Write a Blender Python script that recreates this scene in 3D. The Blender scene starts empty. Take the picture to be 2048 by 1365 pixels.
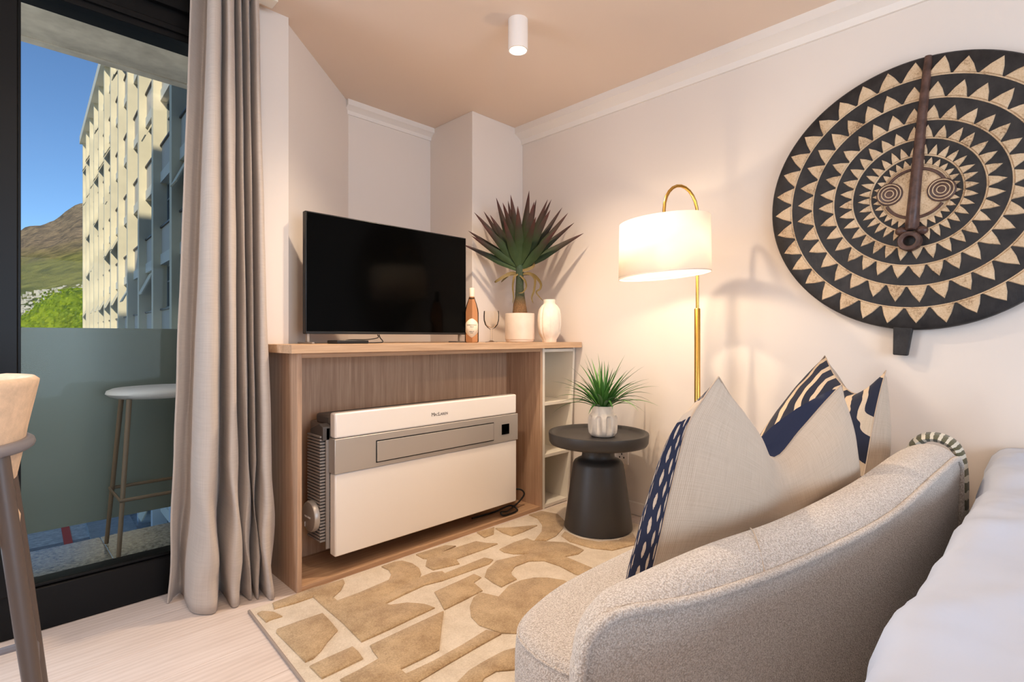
import bpy, bmesh, math, random
from mathutils import Vector, Matrix, noise

random.seed(7)
SC = bpy.context.scene
COL = SC.collection
PI = math.pi
R = math.radians

# ------------------------------------------------------------------ camera
cam_d = bpy.data.cameras.new('camera')
cam = bpy.data.objects.new('camera', cam_d)
COL.objects.link(cam)
cam.location = (0, 0, 1.05)
cam.rotation_euler = (R(90), 0, R(-45))
cam_d.sensor_width = 36
cam_d.lens = 36 * 1055 / 2048
cam_d.shift_y = -6.5 / 2048
cam_d.clip_start = 0.02
cam_d.clip_end = 9000
SC.camera = cam

# ------------------------------------------------------------------ colour management
SC.view_settings.view_transform = 'Standard'
SC.view_settings.look = 'None'
SC.view_settings.gamma = 1
SC.view_settings.use_curve_mapping = False
SC.view_settings.exposure = 0.43
SC.cycles.use_denoising = True
SC.cycles.max_bounces = 10
SC.cycles.diffuse_bounces = 6
SC.cycles.transparent_max_bounces = 16
SC.cycles.caustics_reflective = False
SC.cycles.caustics_refractive = False
SC.cycles.sample_clamp_indirect = 6.0

# ------------------------------------------------------------------ world, sun, daylight, ceiling lamps
SUN_DIR = Vector((0.50, 1.0, -0.57)).normalized()     # the way the light travels
W = bpy.data.worlds.new('sky'); SC.world = W
W.use_nodes = True
nt = W.node_tree; nt.nodes.clear()
sky = nt.nodes.new('ShaderNodeTexSky')
sky.sky_type = 'NISHITA'
sky.sun_disc = False
sky.sun_elevation = math.asin(-SUN_DIR.z)
sky.sun_rotation = math.atan2(-SUN_DIR.x, -SUN_DIR.y)
sky.altitude = 50
sky.air_density = 0.75
sky.dust_density = 0.0
sky.ozone_density = 5.0
bg = nt.nodes.new('ShaderNodeBackground'); bg.inputs[1].default_value = 0.115
wo = nt.nodes.new('ShaderNodeOutputWorld')
nt.links.new(sky.outputs[0], bg.inputs[0]); nt.links.new(bg.outputs[0], wo.inputs[0])

def light(name, kind, loc, energy, color, **kw):
    d = bpy.data.lights.new(name, kind); d.energy = energy; d.color = color
    o = bpy.data.objects.new(name, d); o.location = loc; COL.objects.link(o)
    rot = kw.pop('rot', None); tgt = kw.pop('dir', None)
    if rot: o.rotation_euler = rot
    if tgt is not None: o.rotation_euler = Vector(tgt).to_track_quat('-Z', 'Y').to_euler()
    for k, v in kw.items(): setattr(d, k, v)
    return o

light('sun', 'SUN', (0, -20, 60), 2.5, (1.0, 0.86, 0.66), dir=SUN_DIR, angle=R(0.6))
WARM = (1.0, 0.78, 0.56)
# daylight entering through the sliding glass left of the picture and the window behind the camera
light('daylight_door', 'AREA', (-0.85, 2.40, 1.3), 40, (0.72, 0.83, 1.0), dir=(0.55, -1, -0.08), shape='RECTANGLE', size=1.5, size_y=2.1)
light('daylight_rear', 'AREA', (0.6, -2.9, 1.15), 78, (0.62, 0.79, 1.0), dir=(0.1, 1, -0.15), shape='RECTANGLE', size=2.4, size_y=1.6)
# added fill light, out of view on the balcony, to brighten its ceiling
light('balcony_fill', 'POINT', (-1.3, 2.85, 1.7), 38, (1.0, 0.95, 0.87), shadow_soft_size=.12)
# added soft fill, aimed up to bounce off the ceiling behind the camera
light('ceiling_bounce', 'AREA', (-0.2, -0.4, 1.75), 18, (1.0, 0.95, 0.92), dir=(0.25, 0.25, 1), shape='DISK', size=0.5)
# the room's other ceiling downlights
for i, (lx, ly, e) in enumerate(((0.75, 1.30, 30), (0.10, 0.85, 8), (-1.0, 0.6, 6))):
    light('downlight_lamp', 'SPOT', (lx, ly, 2.50), e, WARM, dir=(0, 0, -1), spot_size=R(150), spot_blend=0.7, shadow_soft_size=0.05)

# ------------------------------------------------------------------ node helpers
def lin(c):
    return tuple((x / 255 / 12.92) if x / 255 <= 0.04045 else ((x / 255 + 0.055) / 1.055) ** 2.4 for x in c)
def rgba(c):
    return (*lin(c), 1.0)

class NM:
    """a small material builder"""
    def __init__(s, name, rough=0.6, metal=0.0, color=(200, 200, 200), spec=0.5, sheen=0.0):
        s.m = bpy.data.materials.new(name); s.m.use_nodes = True
        s.t = s.m.node_tree; s.p = s.t.nodes['Principled BSDF']; s.out = s.t.nodes['Material Output']
        s.p.inputs['Base Color'].default_value = rgba(color)
        s.p.inputs['Roughness'].default_value = rough
        s.p.inputs['Metallic'].default_value = metal
        s.p.inputs['Specular IOR Level'].default_value = spec
        if sheen: s.p.inputs['Sheen Weight'].default_value = sheen
    def n(s, typ, **kw):
        nd = s.t.nodes.new(typ)
        for k, v in kw.items():
            if k in nd.inputs: nd.inputs[k].default_value = v
            else: setattr(nd, k, v)
        return nd
    def l(s, a, b): s.t.links.new(a, b)
    def coord(s, scale=(1, 1, 1), kind='Object', rot=(0, 0, 0)):
        tc = s.n('ShaderNodeTexCoord'); mp = s.n('ShaderNodeMapping')
        mp.inputs['Scale'].default_value = scale; mp.inputs['Rotation'].default_value = rot
        s.l(tc.outputs[kind], mp.inputs['Vector']); return mp.outputs['Vector']
    def noise(s, vec, scale, detail=4, rough=0.6, dist=0.0):
        nd = s.n('ShaderNodeTexNoise', Scale=scale, Detail=detail, Roughness=rough, Distortion=dist)
        s.l(vec, nd.inputs['Vector']); return nd.outputs['Fac']
    def ramp(s, fac, stops, interp='LINEAR'):
        nd = s.n('ShaderNodeValToRGB'); nd.color_ramp.interpolation = interp
        el = nd.color_ramp.elements
        while len(el) < len(stops): el.new(0.5)
        for e, (p, c) in zip(el, stops): e.position = p; e.color = rgba(c)
        s.l(fac, nd.inputs['Fac']); return nd.outputs['Color']
    def math(s, op, a, b=None, c=None):
        nd = s.n('ShaderNodeMath', operation=op)
        for i, v in enumerate((a, b, c)):
            if v is None: continue
            if isinstance(v, (int, float)): nd.inputs[i].default_value = v
            else: s.l(v, nd.inputs[i])
        return nd.outputs[0]
    def mix(s, fac, a, b, blend='MIX'):
        nd = s.n('ShaderNodeMix', data_type='RGBA', blend_type=blend)
        for i, v in ((0, fac), (6, a), (7, b)):
            if isinstance(v, tuple): nd.inputs[i].default_value = rgba(v)
            elif isinstance(v, (int, float)): nd.inputs[i].default_value = v
            else: s.l(v, nd.inputs[i])
        return nd.outputs[2]
    def base(s, col): s.l(col, s.p.inputs['Base Color']); return s
    def bump(s, h, strength=0.3, dist=0.002):
        b = s.n('ShaderNodeBump', Strength=strength, Distance=dist)
        s.l(h, b.inputs['Height']); s.l(b.outputs['Normal'], s.p.inputs['Normal']); return s
    def alpha_mix(s, shader, fac):
        mx = s.n('ShaderNodeMixShader')
        if isinstance(fac, (int, float)): mx.inputs[0].default_value = fac
        else: s.l(fac, mx.inputs[0])
        s.l(s.p.outputs[0], mx.inputs[1]); s.l(shader, mx.inputs[2]); s.l(mx.outputs[0], s.out.inputs['Surface']); return s

def plain(name, color, rough=0.5, metal=0.0, spec=0.5, var=0.0, bump=0.0, bscale=80):
    k = NM(name, rough, metal, color, spec)
    if var or bump:
        v = k.coord()
        nz = k.noise(v, bscale, 3)
        if var:
            d = tuple(max(0, c * (1 - var)) for c in color); b = tuple(min(255, c * (1 + var)) for c in color)
            k.base(k.ramp(k.noise(v, bscale * 0.12, 3), [(0.3, d), (0.7, b)]))
        if bump: k.bump(nz, bump)
    return k.m

def wood(name, dark, light_, axis='X', scale=1.0, rough=0.45, contrast=(0.35, 0.68)):
    k = NM(name, rough, 0, light_, 0.35)
    lo, hi = 1.2 * scale, 34 * scale
    sc = {'X': (lo, hi, hi), 'Y': (hi, lo, hi), 'Z': (hi, hi, lo)}[axis]
    v = k.coord(sc)
    a = k.noise(v, 1.0, 6, 0.62, 0.4)
    v2 = k.coord(tuple(q * 3.4 for q in sc)); b = k.noise(v2, 1.0, 3, 0.6)
    f = k.math('ADD', k.math('MULTIPLY', a, 0.68), k.math('MULTIPLY', b, 0.32))
    mid = tuple((p + q) / 2 for p, q in zip(dark, light_))
    k.base(k.ramp(f, [(contrast[0], dark), (0.52, mid), (contrast[1], light_)]))
    k.bump(f, 0.12, 0.001)
    return k.m

def weave(name, c1, c2, scale=420, sheen=0.2, rough=0.9, strength=0.35, slub=True):
    k = NM(name, rough, 0, c1, 0.2, sheen)
    v = k.coord(kind='UV')
    w1 = k.n('ShaderNodeTexWave', wave_type='BANDS', bands_direction='X', Scale=scale, Distortion=1.5, Detail=1.0)
    w2 = k.n('ShaderNodeTexWave', wave_type='BANDS', bands_direction='Y', Scale=scale, Distortion=1.5, Detail=1.0)
    k.l(v, w1.inputs['Vector']); k.l(v, w2.inputs['Vector'])
    h = k.math('MULTIPLY', k.math('ADD', w1.outputs['Fac'], w2.outputs['Fac']), 0.5)
    vs = k.coord((6, 260, 1), 'UV'); vt = k.coord((260, 6, 1), 'UV')
    sl = k.math('MULTIPLY', k.math('ADD', k.noise(vs, 1, 3), k.noise(vt, 1, 3)), 0.5)
    f = k.math('ADD', k.math('MULTIPLY', h, 0.3), k.math('MULTIPLY', sl, 0.7))
    k.base(k.ramp(f, [(0.3, c2), (0.62, c1)]))
    k.bump(f, strength, 0.001)
    return k

# ------------------------------------------------------------------ mesh helpers
ROOT = {}
class MB:
    def __init__(s): s.v = []; s.f = []; s.uv = []
    def add(s, vs, fs, uvs=None):
        b = len(s.v); s.v += [Vector(p) for p in vs]; s.f += [tuple(i + b for i in f) for f in fs]
        s.uv += list(uvs) if uvs else [(0.0, 0.0)] * len(vs)
        return s
    def box(s, x0, x1, y0, y1, z0, z1, M=None):
        vs = [Vector((x, y, z)) for z in (z0, z1) for y in (y0, y1) for x in (x0, x1)]
        if M: vs = [M @ p for p in vs]
        return s.add(vs, [(0, 2, 3, 1), (4, 5, 7, 6), (0, 1, 5, 4), (2, 6, 7, 3), (0, 4, 6, 2), (1, 3, 7, 5)])
    def prism(s, poly, z0, z1, M=None):
        n = len(poly)
        vs = [Vector((p[0], p[1], z0)) for p in poly] + [Vector((p[0], p[1], z1)) for p in poly]
        if M: vs = [M @ p for p in vs]
        ar = sum(poly[i][0] * poly[(i + 1) % n][1] - poly[(i + 1) % n][0] * poly[i][1] for i in range(n))
        idx = list(range(n)) if ar > 0 else list(range(n))[::-1]
        fs = [tuple(reversed(idx)), tuple(i + n for i in idx)]
        for k in range(n):
            a, b = idx[k], idx[(k + 1) % n]
            fs.append((a, b, b + n, a + n))
        return s.add(vs, fs)
    def tube(s, path, r, n=10, cap=True, closed=False):
        P = [Vector(p) for p in path]; m = len(P)
        rs = r if isinstance(r, (list, tuple)) else [r] * m
        up = None; rings = []
        for i in range(m):
            if closed: t = P[(i + 1) % m] - P[i - 1]
            else: t = P[min(i + 1, m - 1)] - P[max(i - 1, 0)]
            t.normalize()
            if up is None:
                up = Vector((0, 0, 1)) if abs(t.z) < 0.9 else Vector((1, 0, 0))
            a = t.cross(up).normalized(); up = a.cross(t).normalized()
            rings.append([P[i] + (a * math.cos(2 * PI * k / n) + up * math.sin(2 * PI * k / n)) * rs[i] for k in range(n)])
        vs = [p for q in rings for p in q]; fs = []
        for i in range(m if closed else m - 1):
            j = (i + 1) % m
            for k in range(n):
                fs.append((i * n + k, j * n + k, j * n + (k + 1) % n, i * n + (k + 1) % n))
        if cap and not closed:
            fs.append(tuple(range(n))); fs.append(tuple(reversed([(m - 1) * n + k for k in range(n)])))
        return s.add(vs, fs)
    def lathe(s, prof, c=(0, 0, 0), n=32, fn=None, cap=True):
        """prof: (radius, z) bottom to top"""
        vs = []; fs = []; m = len(prof); uv = []
        for i, (r, z) in enumerate(prof):
            for k in range(n):
                th = 2 * PI * k / n
                rr = r * (fn(th, z) if fn else 1)
                vs.append((c[0] + rr * math.cos(th), c[1] + rr * math.sin(th), c[2] + z)); uv.append((k / n, i / max(1, m - 1)))
        for i in range(m - 1):
            for k in range(n):
                fs.append((i * n + k, i * n + (k + 1) % n, (i + 1) * n + (k + 1) % n, (i + 1) * n + k))
        if cap:
            if prof[0][0] > 1e-5: fs.append(tuple(reversed(range(n))))
            if prof[-1][0] > 1e-5: fs.append(tuple((m - 1) * n + k for k in range(n)))
        return s.add(vs, fs, uv)
    def grid(s, rows, uv=None, wrap=False, flip=False):
        m = len(rows); n = len(rows[0])
        vs = [p for r in rows for p in r]; fs = []
        for i in range(m - 1):
            for k in range(n if wrap else n - 1):
                q = (i * n + k, i * n + (k + 1) % n, (i + 1) * n + (k + 1) % n, (i + 1) * n + k)
                fs.append(q[::-1] if flip else q)
        uvs = uv if uv else [(k / max(1, n - 1), i / max(1, m - 1)) for i in range(m) for k in range(n)]
        return s.add(vs, fs, uvs)
    def ball(s, c, r, nu=14, nv=8):
        r = r if isinstance(r, (tuple, list)) else (r, r, r)
        rows = []
        for i in range(nv + 1):
            ph = -PI / 2 + PI * i / nv
            rows.append([Vector((c[0] + r[0] * math.cos(ph) * math.cos(2 * PI * k / nu), c[1] + r[1] * math.cos(ph) * math.sin(2 * PI * k / nu), c[2] + r[2] * math.sin(ph))) for k in range(nu)])
        return s.grid(rows, wrap=True)
    def build(s, name, mat, parent=None, bev=0.0, sm=40, seg=2, solid=0.0, subd=0, merge=False):
        me = bpy.data.meshes.new(name)
        if parent is None:
            xs = [p.x for p in s.v]; ys = [p.y for p in s.v]; zs = [p.z for p in s.v]
            off = Vector(((min(xs) + max(xs)) / 2, (min(ys) + max(ys)) / 2, min(zs)))
        else: off = ROOT[parent.name]
        me.from_pydata([p - off for p in s.v], [], s.f)
        ul = me.uv_layers.new(name='UVMap')
        li = [0] * len(me.loops); me.loops.foreach_get('vertex_index', li)
        fl = []
        for i in li: fl += s.uv[i]
        ul.data.foreach_set('uv', fl)
        if merge:
            b = bmesh.new(); b.from_mesh(me); bmesh.ops.remove_doubles(b, verts=b.verts, dist=1e-5)
            bmesh.ops.recalc_face_normals(b, faces=b.faces); b.to_mesh(me); b.free()
        if sm:
            me.polygons.foreach_set('use_smooth', [True] * len(me.polygons))
            me.set_sharp_from_angle(angle=R(sm))
        mats = mat if isinstance(mat, (list, tuple)) else [mat]
        for q in mats: me.materials.append(q)
        o = bpy.data.objects.new(name, me); COL.objects.link(o)
        if parent is None: o.location = off
        else: o.parent = parent
        ROOT[o.name] = off
        if solid:
            md = o.modifiers.new('thickness', 'SOLIDIFY'); md.thickness = solid; md.offset = 0
        if bev:
            md = o.modifiers.new('edges', 'BEVEL'); md.width = bev; md.segments = seg; md.limit_method = 'ANGLE'; md.angle_limit = R(35)
        if subd:
            md = o.modifiers.new('smooth', 'SUBSURF'); md.levels = subd; md.render_levels = subd
        return o

def thing(name, loc, label, cat, group=None):
    o = bpy.data.objects.new(name, None); COL.objects.link(o)
    o.empty_display_size = 0.05
    o.location = loc; ROOT[o.name] = Vector(loc)
    o['label'] = label; o['category'] = cat
    if group: o['group'] = group
    return o
def tag(o, label, cat, group=None, kind=None):
    o['label'] = label; o['category'] = cat
    if group: o['group'] = group
    if kind: o['kind'] = kind
    return o
def struct(o): o['kind'] = 'structure'; return o
def share(src, name, parent, loc=(0, 0, 0), rot=(0, 0, 0)):
    o = src.copy(); o.name = name; COL.objects.link(o); o.parent = parent; o.location = loc; o.rotation_euler = rot
    ROOT[o.name] = ROOT[src.name]
    return o
def bx(name, dims, mat, parent=None, bev=0.002, sm=30):
    return MB().box(*dims).build(name, mat, parent, bev=bev, sm=sm)
def crom(P, sub=8, closed=False):
    P = [Vector(p) for p in P]; out = []; n = len(P)
    for i in range(n if closed else n - 1):
        if closed: a, b, c, d = P[i - 1], P[i], P[(i + 1) % n], P[(i + 2) % n]
        else: a, b, c, d = P[max(i - 1, 0)], P[i], P[i + 1], P[min(i + 2, n - 1)]
        for k in range(sub):
            t = k / sub
            out.append(0.5 * ((2 * b) + (c - a) * t + (2 * a - 5 * b + 4 * c - d) * t * t + (3 * b - a - 3 * c + d) * t ** 3))
    if not closed: out.append(P[-1])
    return out
def text_mb(body, size, M, extrude=0.0004, bend=None):
    cu = bpy.data.curves.new('lettering', 'FONT'); cu.body = body; cu.size = size; cu.extrude = extrude
    cu.align_x = 'CENTER'; cu.align_y = 'CENTER'; cu.resolution_u = 2
    o = bpy.data.objects.new('lettering', cu); COL.objects.link(o)
    dg = bpy.context.evaluated_depsgraph_get(); me = o.evaluated_get(dg).to_mesh()
    vs = [v.co.copy() for v in me.vertices]; fs = [tuple(p.vertices) for p in me.polygons]
    o.evaluated_get(dg).to_mesh_clear(); bpy.data.objects.remove(o); bpy.data.curves.remove(cu)
    if bend: vs = [bend(p) for p in vs]
    else: vs = [M @ p for p in vs]
    return MB().add(vs, fs)

CX, CY = 0.0, 0.0
def floor_at(u, v, z=0.0):
    """the floor point seen at a pixel of the 2048 x 1365 photograph (level camera, eye 1.05 m)"""
    d = (1.05 - z) * 1055 / (v - 676); a = (u - 1024) / 1055
    return (d * (1 + a) / 2 ** .5, d * (1 - a) / 2 ** .5)

# ------------------------------------------------------------------ materials
M = {}
M['wall'] = plain('white_wall_paint', (222, 212, 203), 0.75, spec=0.25, bump=0.05, bscale=220)
M['ceiling'] = plain('beige_ceiling_paint', (220, 201, 184), 0.8, spec=0.2, bump=0.05, bscale=200)
M['trim'] = plain('white_trim_paint', (226, 218, 210), 0.5)
M['black'] = plain('black_aluminium', (7, 6, 6), 0.4, spec=0.2)
M['oak_top'] = wood('oak_laminate_long_grain', (178, 142, 110), (214, 181, 148), 'X', 1.6)
M['oak_panel'] = wood('oak_laminate_upright_grain', (166, 133, 108), (204, 171, 143), 'Z', 1.6)
M['oak_base'] = wood('oak_laminate_base', (164, 128, 98), (204, 168, 134), 'X', 1.6)
M['white_board'] = plain('white_melamine', (226, 219, 206), 0.4)
M['white_gloss'] = plain('white_gloss_plastic', (238, 230, 222), 0.22)
k = NM('brushed_silver', 0.36, 0.45, (188, 180, 172)); v = k.coord((2, 2, 500)); k.bump(k.noise(v, 1, 2), 0.05, 0.001); M['silver'] = k.m
M['grey_plastic'] = plain('warm_grey_plastic', (150, 142, 136), 0.45)
M['dark_grey'] = plain('dark_grey_plastic', (88, 82, 78), 0.5)
M['screen'] = NM('black_glass_screen', 0.12, 0, (2, 2, 2), 0.06).m
M['black_plastic'] = plain('black_plastic', (16, 16, 17), 0.4)
M['cable'] = plain('black_rubber_cable', (14, 13, 13), 0.5)
M['brass'] = NM('satin_brass', 0.26, 1.0, (212, 166, 84)).m
M['table'] = plain('charcoal_powder_coat', (52, 49, 47), 0.42, bump=0.06, bscale=500)
M['ceramic'] = plain('cream_ceramic', (222, 205, 188), 0.45, var=0.04, bscale=60)
M['ceramic_white'] = plain('chalky_white_ceramic', (236, 223, 206), 0.7, var=0.06, bump=0.15, bscale=90)
M['soil'] = plain('dark_soil', (48, 38, 30), 0.95, var=0.3, bump=0.6, bscale=120)
M['duvet'] = plain('white_cotton', (180, 187, 203), 0.85, spec=0.2, bump=0.04, bscale=300)
M['bed_base'] = plain('pale_bed_upholstery', (190, 182, 174), 0.9)
M['concrete'] = plain('pale_painted_concrete', (214, 208, 198), 0.9, var=0.1, bump=0.25, bscale=60)

k = NM('speckled_balcony_stone', 0.25, 0, (110, 110, 108)); v = k.coord((1, 1, 1))
vo = k.noise(v, 55, 4, 0.7)
k.base(k.ramp(vo, [(0.36, (30, 32, 32)), (0.47, (112, 112, 108)), (0.7, (150, 148, 140))])); M['stone'] = k.m

k = NM('pale_oak_plank', 0.4, 0, (216, 196, 178), 0.4)
v = k.coord((1.1, 9, 9)); oi = k.n('ShaderNodeObjectInfo')
va = k.n('ShaderNodeVectorMath', operation='ADD'); k.l(v, va.inputs[0])
cmb = k.n('ShaderNodeCombineXYZ'); k.l(k.math('MULTIPLY', oi.outputs['Random'], 40), cmb.inputs[0]); k.l(k.math('MULTIPLY', oi.outputs['Random'], 17), cmb.inputs[1])
k.l(cmb.outputs[0], va.inputs[1])
wv = k.n('ShaderNodeTexWave', wave_type='BANDS', bands_direction='Y', Scale=1.6, Distortion=14.0, Detail=2.5); wv.inputs['Detail Scale'].default_value = 0.35
k.l(va.outputs[0], wv.inputs['Vector'])
nz = k.noise(va.outputs[0], 3.0, 6, 0.7)
f = k.math('ADD', k.math('MULTIPLY', wv.outputs['Fac'], 0.16), k.math('MULTIPLY', nz, 0.84))
k.base(k.ramp(f, [(0.22, (194, 177, 166)), (0.5, (211, 195, 185)), (0.75, (221, 207, 198))])); k.bump(f, 0.06, 0.001); M['plank'] = k.m

k = NM('grey_tinted_glass', 0.3, 0, (126, 136, 132), 0.4)
tr = k.n('ShaderNodeBsdfTransparent'); tr.inputs[0].default_value = rgba((120, 135, 130))
k.alpha_mix(tr.outputs[0], 0.16); M['rail_glass'] = k.m

k = NM('clear_pane_glass', 0.0, 0, (255, 255, 255))
tr = k.n('ShaderNodeBsdfTransparent'); tr.inputs[0].default_value = (0.93, 0.96, 0.95, 1)
gl = k.n('ShaderNodeBsdfGlossy'); gl.inputs['Roughness'].default_value = 0.01
fr = k.n('ShaderNodeFresnel', IOR=1.10); mx = k.n('ShaderNodeMixShader')
k.l(fr.outputs[0], mx.inputs[0]); k.l(tr.outputs[0], mx.inputs[1]); k.l(gl.outputs[0], mx.inputs[2]); k.l(mx.outputs[0], k.out.inputs['Surface'])
M['pane'] = k.m

def glassy(name, col, ior=1.45, rough=0.0):
    k = NM(name, rough, 0, col)
    tr = k.n('ShaderNodeBsdfTransparent'); tr.inputs[0].default_value = rgba(col)
    gl = k.n('ShaderNodeBsdfGlossy'); gl.inputs['Roughness'].default_value = 0.02
    fr = k.n('ShaderNodeFresnel', IOR=ior); mx = k.n('ShaderNodeMixShader')
    k.l(fr.outputs[0], mx.inputs[0]); k.l(tr.outputs[0], mx.inputs[1]); k.l(gl.outputs[0], mx.inputs[2]); k.l(mx.outputs[0], k.out.inputs['Surface'])
    return k.m
M['clear_glass'] = glassy('clear_drinking_glass', (255, 254, 252), 1.14)
M['rose'] = glassy('rose_wine_in_glass', (248, 216, 186), 1.15)
M['label'] = plain('cream_paper_label', (232, 216, 190), 0.7)
M['ink'] = plain('dark_ink', (70, 58, 50), 0.8)
M['cap'] = plain('cream_capsule', (232, 214, 190), 0.4)

k = weave('taupe_linen_curtain', (214, 201, 189), (184, 170, 158), 300, 0.25, 0.9, 0.25)
tl = k.n('ShaderNodeBsdfTranslucent'); tl.inputs[0].default_value = rgba((214, 198, 188)); k.alpha_mix(tl.outputs[0], 0.22); M['curtain'] = k.m
M['linen'] = weave('natural_linen', (202, 184, 164), (172, 152, 132), 90, 0.2, 0.92, 0.4).m

# boucle
k = NM('cream_boucle', 0.95, 0, (200, 184, 168), 0.15, 0.3); v = k.coord()
vr = k.n('ShaderNodeTexVoronoi', Scale=300.0); k.l(v, vr.inputs['Vector'])
nz = k.noise(v, 210, 3, 0.6, 0.6)
h = k.math('ADD', k.math('MULTIPLY', k.math('SUBTRACT', 1.0, vr.outputs['Distance']), 0.45), k.math('MULTIPLY', nz, 0.6))
k.base(k.ramp(h, [(0.40, (172, 160, 149)), (0.60, (206, 196, 187)), (0.80, (228, 220, 212))]))
k.bump(h, 0.85, 0.005); M['boucle'] = k.m

# rug
def pile(name, a, b):
    k = NM(name, 1.0, 0, a, 0.05, 0.3); v = k.coord()
    f = k.math('ADD', k.math('MULTIPLY', k.noise(v, 10, 4, 0.7), 0.5), k.math('MULTIPLY', k.noise(v, 170, 3, 0.8), 0.5))
    k.base(k.ramp(f, [(0.38, b), (0.60, a)])); k.bump(k.noise(v, 420, 2, 0.8), 0.9, 0.004); return k.m
M['rug_cream'] = pile('cream_rug_pile', (234, 218, 196), (208, 189, 163))
M['rug_tan'] = pile('tan_rug_pile', (208, 178, 136), (160, 128, 88))

# ------------------------------------------------------------------ ROOM SHELL
H = 2.54
XM = 2.74      # right wall
YW = 2.53      # glazing plane
struct(bx('floor', (-2.6, 3.0, -3.1, 2.60, -0.12, -0.004), plain('floor_underlay', (120, 100, 86), 0.8), bev=0))
fl = bpy.data.objects['floor']
pw = 0.225
row = 0
y = 2.58
plank_src = {}
while y > -1.2:
    y0 = y - pw
    x = -2.6 + (row * 0.83) % 1.9 - 1.9
    while x < 2.74:
        xa, xb = max(x, -2.6), min(x + 1.9, 2.74)
        if xb - xa > 0.05:
            MB().box(xa + .0006, xb - .0006, y0 + .0006, y - .0006, -0.004, 0.0).build('plank', M['plank'], fl, bev=0.0008, sm=0, seg=1)
        x += 1.9
    y = y0; row += 1
struct(bx('ceiling', (-2.6, 3.0, -3.1, 3.3, H, H + .14), M['ceiling'], bev=0))
struct(bx('wall_right', (XM, XM + .15, -3.1, 3.3, -0.1, H), M['wall'], bev=0))
struct(bx('wall_rear', (-2.6, 3.0, -3.25, -3.1, -0.1, H), M['wall'], bev=0))
struct(bx('wall_left', (-2.75, -2.6, -3.1, 2.6, -0.1, H), M['wall'], bev=0))
struct(bx('wall_back', (1.55, 2.35, 3.09, 3.24, -0.1, H), M['wall'], bev=0))
struct(bx('wall_column', (2.262, XM, 2.63, 3.24, -0.1, H), M['wall'], bev=0.003))
struct(MB().prism([(0.995, 2.50), (1.632, 3.095), (1.632, 3.24), (0.90, 3.24), (0.90, 2.50)], -0.1, H).build('wall_diagonal', M['wall'], sm=0))
struct(MB().box(0.80, 1.0, 2.47, 3.2, -0.1, H).build('wall_return', M['wall'], sm=0))
struct(bx('wall_lintel', (-2.6, 0.86, 2.50, 2.66, 2.47, H), M['wall'], bev=0))
# stepped cornice along the right wall and the back wall
prof = [(0.0, 0.0), (0.0, -0.105), (0.014, -0.105), (0.022, -0.075), (0.060, -0.052), (0.082, -0.045), (0.082, 0.0)]
mb = MB(); n = len(prof)
for yy in (2.63, -3.1): mb.v += [Vector((XM - a, yy, H + b)) for a, b in prof]; mb.uv += [(0, 0)] * n
mb.f = [(i, (i + 1) % n, n + (i + 1) % n, n + i) for i in range(n)] + [tuple(range(n))[::-1], tuple(range(n, 2 * n))]
struct(mb.build('trim_1', M['trim'], sm=25))
mb = MB()
for xx in (1.60, 2.262): mb.v += [Vector((xx, 3.09 - a * .6, H + b * .75)) for a, b in prof]; mb.uv += [(0, 0)] * n
mb.f = [(i, n + i, n + (i + 1) % n, (i + 1) % n) for i in range(n)] + [tuple(range(n)), tuple(range(n, 2 * n))[::-1]]
struct(mb.build('trim_2', M['trim'], sm=25))
struct(bx('baseboard_right', (XM - .022, XM, -3.1, 2.14, 0.0, 0.075), M['trim'], bev=0.004))

# ------------------------------------------------------------------ sliding glass door
dr = bpy.data.objects.new('door_1', None); COL.objects.link(dr); dr.location = (-0.4, YW, 0); ROOT['door_1'] = Vector((-0.4, YW, 0)); struct(dr)
y0, y1 = YW, YW + 0.07
bx('frame_header', (-2.6, 0.80, y0 - .005, y1 + .05, 2.285, 2.47), M['black'], dr, 0.003)
bx('header_track', (-2.6, 0.80, y0 - .03, y0 - .005, 2.40, 2.47), M['black'], dr, 0.003)
bx('header_lip', (-2.6, 0.80, y0 - .018, y0 - .005, 2.31, 2.335), M['black'], dr, 0.003)
bx('frame_sill', (-2.6, 0.80, y0 - .005, y1 + .06, 0.0, 0.155), M['black'], dr, 0.006)
bx('sill_bead', (-2.6, 0.80, y0 + .01, y0 + .05, 0.155, 0.168), M['black'], dr, 0.003)
bx('stile', (-0.02, 0.083, y0 - .012, y1, 0.15, 2.29), M['black'], dr, 0.004)
bx('stile', (0.083, 0.091, y0 + .012, y1 - .02, 0.15, 2.29), M['black'], dr, 0.001)
bx('stile', (0.76, 0.82, y0, y1, 0.15, 2.29), M['black'], dr, 0.003)
bx('stile', (-1.60, -1.50, y0, y1, 0.15, 2.29), M['black'], dr, 0.003)
bx('pane', (0.09, 0.77, y0 + .03, y0 + .036, 0.16, 2.29), M['pane'], dr, 0)
bx('pane', (-1.5, -0.02, y0 + .03, y0 + .036, 0.16, 2.29), M['pane'], dr, 0)
bx('pane', (-2.6, -1.6, y0 + .03, y0 + .036, 0.16, 2.29), M['pane'], dr, 0)

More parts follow.
